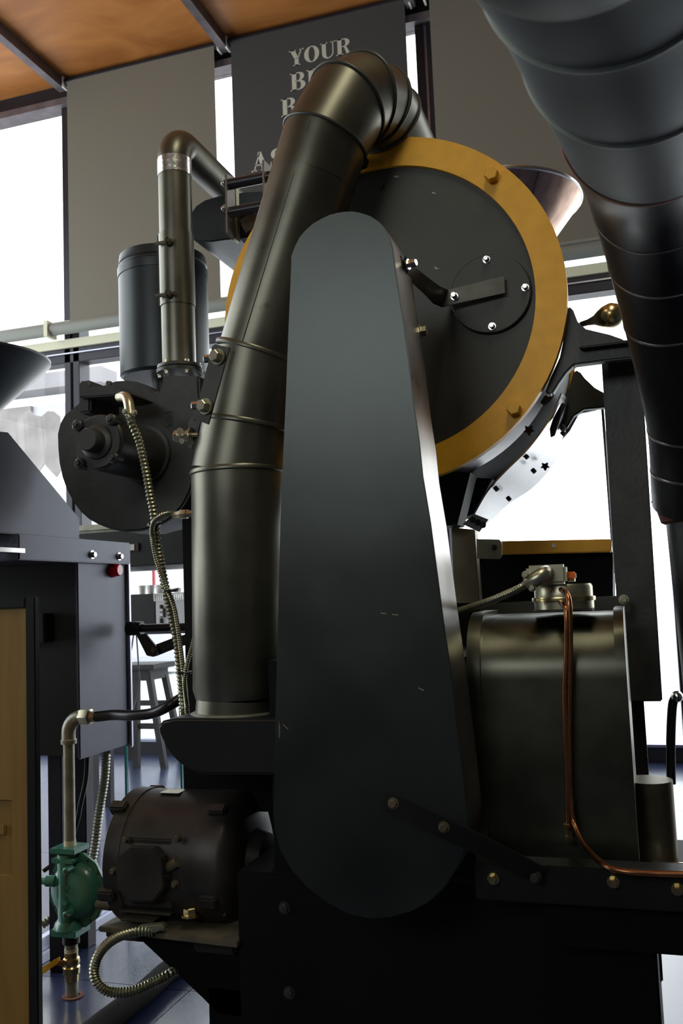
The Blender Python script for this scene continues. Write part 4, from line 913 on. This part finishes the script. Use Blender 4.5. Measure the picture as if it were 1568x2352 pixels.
# ================================================================== GAS LINE AT LEFT
gpz = PZ(165, 2288, 0); YGp = float(gpz[1]); xg = float(gpz[0])
gl = empty('gas_pipe', (xg, YGp, 0), 'grey threaded gas pipe with elbow, standing above the green regulator', 'pipe')
top = P(160, 1690, YGp); zrt = P(165, 1942, YGp)[2]; zrb = P(165, 2143, YGp)[2]
rg = m(13, gpz)
xg2 = P(163, 1800, YGp)[0]
MB().cyl((xg, YGp, zrt-.005), (xg, YGp, top[2]), rg).build('riser', 'pipe_grey', gl)
MB().cyl((xg, YGp, zrt-.003), (xg, YGp, zrt+.016), rg*1.06).build('thread_tape', 'tape', gl)
ex = [ar(xg, YGp, top[2]-.02), ar(xg, YGp, top[2]+.01)]
for k in range(1, 7):
    t = PI/2*k/6; ex.append(ar(xg+.05*(1-math.cos(t)), YGp, top[2]+.01+.05*math.sin(t)))
MB().tube(ex, rg*1.25, 24).build('elbow', 'pipe_grey', gl)
MB().lathe(ar(xg, YGp, top[2]-.025), (0, 0, 1), [(0, rg*1.4), (.012, rg*1.45), (.016, rg*1.25)], 24).build('elbow_collar', 'pipe_grey', gl)
MB().lathe(ex[-1]+ar(.0, 0, 0), (1, 0, 0), [(-.008, rg*1.2), (0, rg*1.5), (.03, rg*1.5), (.034, rg*1.1), (.05, rg*.9)], 6).build('union_nut', 'zinc', gl)
hs = ex[-1]+ar(.05, 0, 0)
MB().tube(spline([hs, P(262, 1642, YGp), P(305, 1643, YGp-.02), P(350, 1638, YGp-.03), P(390, 1620, YGp-.04), P(425, 1598, YGp), P(450, 1592, YGp+.05)], 8), .0165, 20).build('gas_hose', 'rubber', None, label='black rubber gas hose joining the grey elbow to the roaster', cat='hose')
# regulator
Yr = YGp
rgq = P(170, 2050, Yr)
re = empty('gas_regulator', (xg, YGp, zrb), 'green enamelled gas pressure regulator beside the motor', 'regulator')
zc_ = (zrt+zrb)/2; rr = m(74, rgq)
cx_ = P(178, 2035, Yr)[0]
octp = []
def disc(r, nseg=10, rot=0.3): return [ar(cx_+r*math.cos(rot+2*PI*i/nseg), 0, zc_+r*1.12*math.sin(rot+2*PI*i/nseg)) for i in range(nseg)]
MB().prism([q+ar(0, Yr-.008, 0) for q in disc(rr*1.02, 12)], (0, .016, 0)).build('flange', 'green_enamel', re, 0.003)
MB().lathe((cx_, Yr-.006, zc_), (0, -1, 0), [(0, rr*.86), (.012, rr*.84), (.03, rr*.66), (.034, rr*.4)], 48).build('diaphragm_dome', 'green_enamel', re, angle=60)
MB().lathe((cx_, Yr+.006, zc_), (0, 1, 0), [(0, rr*.86), (.012, rr*.84), (.03, rr*.66), (.034, rr*.4)], 48).build('diaphragm_dome', 'green_enamel', re, angle=60)
for i in range(12):
    t = .3+2*PI*(i+.5)/12; q = ar(cx_+rr*.93*math.cos(t), Yr-.0082, zc_+rr*1.02*math.sin(t))
    MB().lathe(q, (0, -1, 0), [(0, .0038), (.0008, .0038)], 10).build('hole', 'ink', re)
MB().cyl((xg, Yr-.012, zrb+.03), (xg, Yr-.012, zrt-.02), .032, n=32).build('valve_body', 'green_enamel', re)
MB().box((xg-.040, Yr-.045, zrt-.045), (xg+.040, Yr+.035, zrt-.03)).box((xg-.026, Yr-.03, zrt-.07), (xg+.026, Yr+.02, zrt-.02)).build('inlet_block', 'green_enamel', re, 0.003)
MB().box((xg-.045, Yr-.045, zrt-.016), (xg+.045, Yr+.04, zrt)).build('inlet_flange', 'green_enamel', re, 0.002)
MB().box((xg-.045, Yr-.045, zrb), (xg+.045, Yr+.04, zrb+.022)).build('outlet_flange', 'green_enamel', re, 0.003)
MB().lathe((xg, Yr-.005, zrb+.02), (0, 0, 1), [(0, .05), (.015, .046), (.03, .034)], 32).build('outlet_neck', 'green_enamel', re)
for y in (2002, 2103):
    q = P(152, y, Yr-.07); s_ = MB().lathe(q+ar(0, .03, 0), (-.1, -1, 0), [(0, .011), (.03, .011), (.032, .008)], 20).build('port', 'green_enamel', re)
    MB().lathe(q+ar(-.003, -.003, 0), (-.1, -1, 0), [(0, .0055), (.0012, .0055)], 12).build('hole', 'ink', s_)
MB().box(P(137, 2082, Yr-.055), P(169, 2064, Yr-.02)).build('pad', 'green_enamel', re, 0.004)
q = P(128, 2024, Yr-.03); MB().lathe(q, (-1, -.1, 0), [(0, .017), (.03, .017), (.034, .012), (.045, .011)], 24).build('side_port', 'green_enamel', re)
text('N', .016, P(154, 2040, Yr-.046), (PI/2, PI/2, 0), 'green_enamel', re, 'cast_letter', .003); text('A', .016, P(154, 2056, Yr-.046), (PI/2, PI/2, 0), 'green_enamel', re, 'cast_letter', .003)
# ball valve & nipple down to floor
bv = empty('ball_valve', (xg, YGp, 0), 'brass ball valve with yellow lever below the green regulator', 'valve')
z1_, z2_, z3_ = P(165, 2143, YGp)[2], P(165, 2160, YGp)[2], P(165, 2195, YGp)[2]
MB().cyl((xg, YGp, zrb-.03), (xg, YGp, zrb), rg*1.5).build('reducer', 'black_paint', bv)
MB().cyl((xg, YGp, P(165, 2180, YGp)[2]), (xg, YGp, zrb-.025), rg*1.1).build('nipple', 'pipe_grey', bv)
zv0, zv1 = P(165, 2253, YGp)[2], P(165, 2180, YGp)[2]; hv = zv1-zv0
MB().lathe((xg, YGp, zv0), (0, 0, 1), [(0, rg*1.2), (.02, rg*1.2), (.024, rg*1.45), (hv*.45, rg*1.5), (hv*.5, rg*1.3), (hv*.6, rg*1.5), (hv*.72, rg*1.4), (hv*.75, rg*1.15), (hv, rg*1.2)], 28).build('valve_body', 'brass', bv)
MB().cyl((xg, YGp, 0), (xg, YGp, zv0+.004), rg*1.08).build('floor_pipe', 'pipe_grey', bv)
MB().cyl((xg, YGp, zv0), (xg, YGp, zv0+.008), rg*1.14).cyl((xg, YGp, zv1-.008), (xg, YGp, zv1+.002), rg*1.2).build('thread_tape', 'tape', bv)
MB().cyl((xg, YGp-.01, zv0+hv*.55), (xg-.05, YGp-.02, zv0+hv*.62), .009).build('stem', 'rust', bv)
q0, q1 = P(136, 2204, YGp-.02), P(92, 2232, YGp-.10)
MB().prism([q0+ar(0, 0, .008), q1+ar(0, 0, .010), q1+ar(0, 0, -.014), q0+ar(0, 0, -.008)], (0, .006, 0)).build('lever', 'yellow_plastic', bv, 0.002, label='yellow lever')
ring((xg+.004, YGp, 0.0005), (0, 0, 1), rg*1.9, rg*1.2, .003, 32).build('floor_collar', 'rust', bv)

# ================================================================== FLEXIBLE CONDUITS AT LEFT
mc = [(290, 945, 2.16), (297, 955, 2.14), (303, 975, 2.13), (318, 1010, 2.14), (330, 1060, 2.15), (338, 1100, 2.16), (345, 1140, 2.17), (353, 1180, 2.18), (358, 1230, 2.19), (368, 1290, 2.2), (380, 1350, 2.2), (393, 1410, 2.2), (406, 1470, 2.2), (414, 1540, 2.2), (421, 1620, 2.22), (425, 1650, 2.25)]
mcv = corrugated([P(*q) for q in mc], .0125, .0105, amp=.30).build('main_conduit', 'conduit_steel', None, label='coarse corrugated conduit hanging from the fan blower', cat='conduit')
MB().tube(spline([P(275, 912, 2.20), P(288, 912, 2.17), P(295, 925, 2.15), P(300, 955, 2.14)], 6), .014, 18).build('angle_connector', 'zinc', mcv)
for x, y in ((288, 946), (309, 948)): bolt(mcv, P(x, y, 2.13), (0, -1, 0), .006, .01, 'zinc')
tcd = corrugated([P(440, 1182, 2.13), P(412, 1180, 2.12), P(385, 1179, 2.11), P(362, 1188, 2.11), P(350, 1208, 2.13), P(350, 1240, 2.15), P(360, 1290, 2.16), P(378, 1340, 2.16), P(397, 1385, 2.17), P(408, 1440, 2.17), P(416, 1500, 2.17), P(424, 1570, 2.18), P(430, 1640, 2.22)], .0068, .0062).build('sensor_conduit', 'conduit_steel', None, label='thin conduit from the brass fitting on the duct, strapped to the coarse one', cat='conduit')
MB().lathe(P(412, 1182, 2.115), (1, 0, 0), [(-.02, .008), (0, .010), (.004, .013), (.022, .013), (.023, .010), (.05, .010)], 6).build('fitting', 'zinc', tcd)
corrugated([P(452, 1440, 2.16), P(440, 1490, 2.15), P(428, 1530, 2.15), P(424, 1570, 2.16), P(430, 1625, 2.2)], .0062, .006).build('short_conduit', 'conduit_steel', None, label='short thin conduit slanting down from behind the duct', cat='conduit')
for x, y, t in ((355, 1205, 'upper'), (390, 1357, 'middle'), (422, 1545, 'lower')):
    q = P(x, y, 2.165); MB().lathe(q-ar(0, 0, .003), (0, 0, 1), [(0, .021), (.006, .021)], 20).tube([q+ar(.01, -.015, 0), q+ar(.035, -.02, .004)], .003, 8).build('cable_tie', 'rubber', None, label='black cable tie, %s one around the hanging conduits' % t, cat='cable tie')
# linkage
lk = empty('lever_linkage', P(370, 1443, 2.9), 'black round rod with collar and two hinged arms beside the grey cabinet', 'linkage')
a, b = P(322, 1443, 2.9), P(460, 1443, 2.9); b[2] = a[2]
MB().cyl(a, b, m(9, a), n=24).build('rod', 'black_paint', lk)
MB().lathe(a-ar(m(32, a), 0, 0), (1, 0, 0), [(0, m(15, a)), (.002, m(16, a)), (m(36, a), m(16, a)), (m(37, a), m(15, a))], 32).build('collar', 'black_paint', lk)
MB().lathe(P(306, 1433, 2.9-.022), (0, -1, 0), [(0, .0045), (.001, .0045)], 12).build('hole', 'ink', lk)
MB().prism([P(x, y, 2.87) for x, y in [(312, 1458), (334, 1456), (362, 1490), (362, 1502), (352, 1509), (336, 1506)]], (0, .012, 0)).build('arm', 'black_paint', lk, 0.002)
MB().prism([P(x, y, 2.89) for x, y in [(345, 1485), (400, 1464), (445, 1452), (445, 1475), (405, 1488), (355, 1508), (346, 1500)]], (0, .012, 0)).build('arm', 'black_paint', lk, 0.002)
bolt(lk, P(354, 1494, 2.87), (0, -1, 0), .009, .010, 'dusty_iron')
# ceiling lamp (source of the warm fill, behind the camera)
lmp = MB().box((-0.05, -1.05, 5.62), (1.05, 1.45, 5.70)).box((0.2, -0.6, 5.70), (0.24, -0.56, CEIL)).box((0.2, 1.0, 5.70), (0.24, 1.04, CEIL)).build('ceiling_light', 'white_ceramic', None, label='long white ceiling light hanging above and behind the camera', cat='lamp')
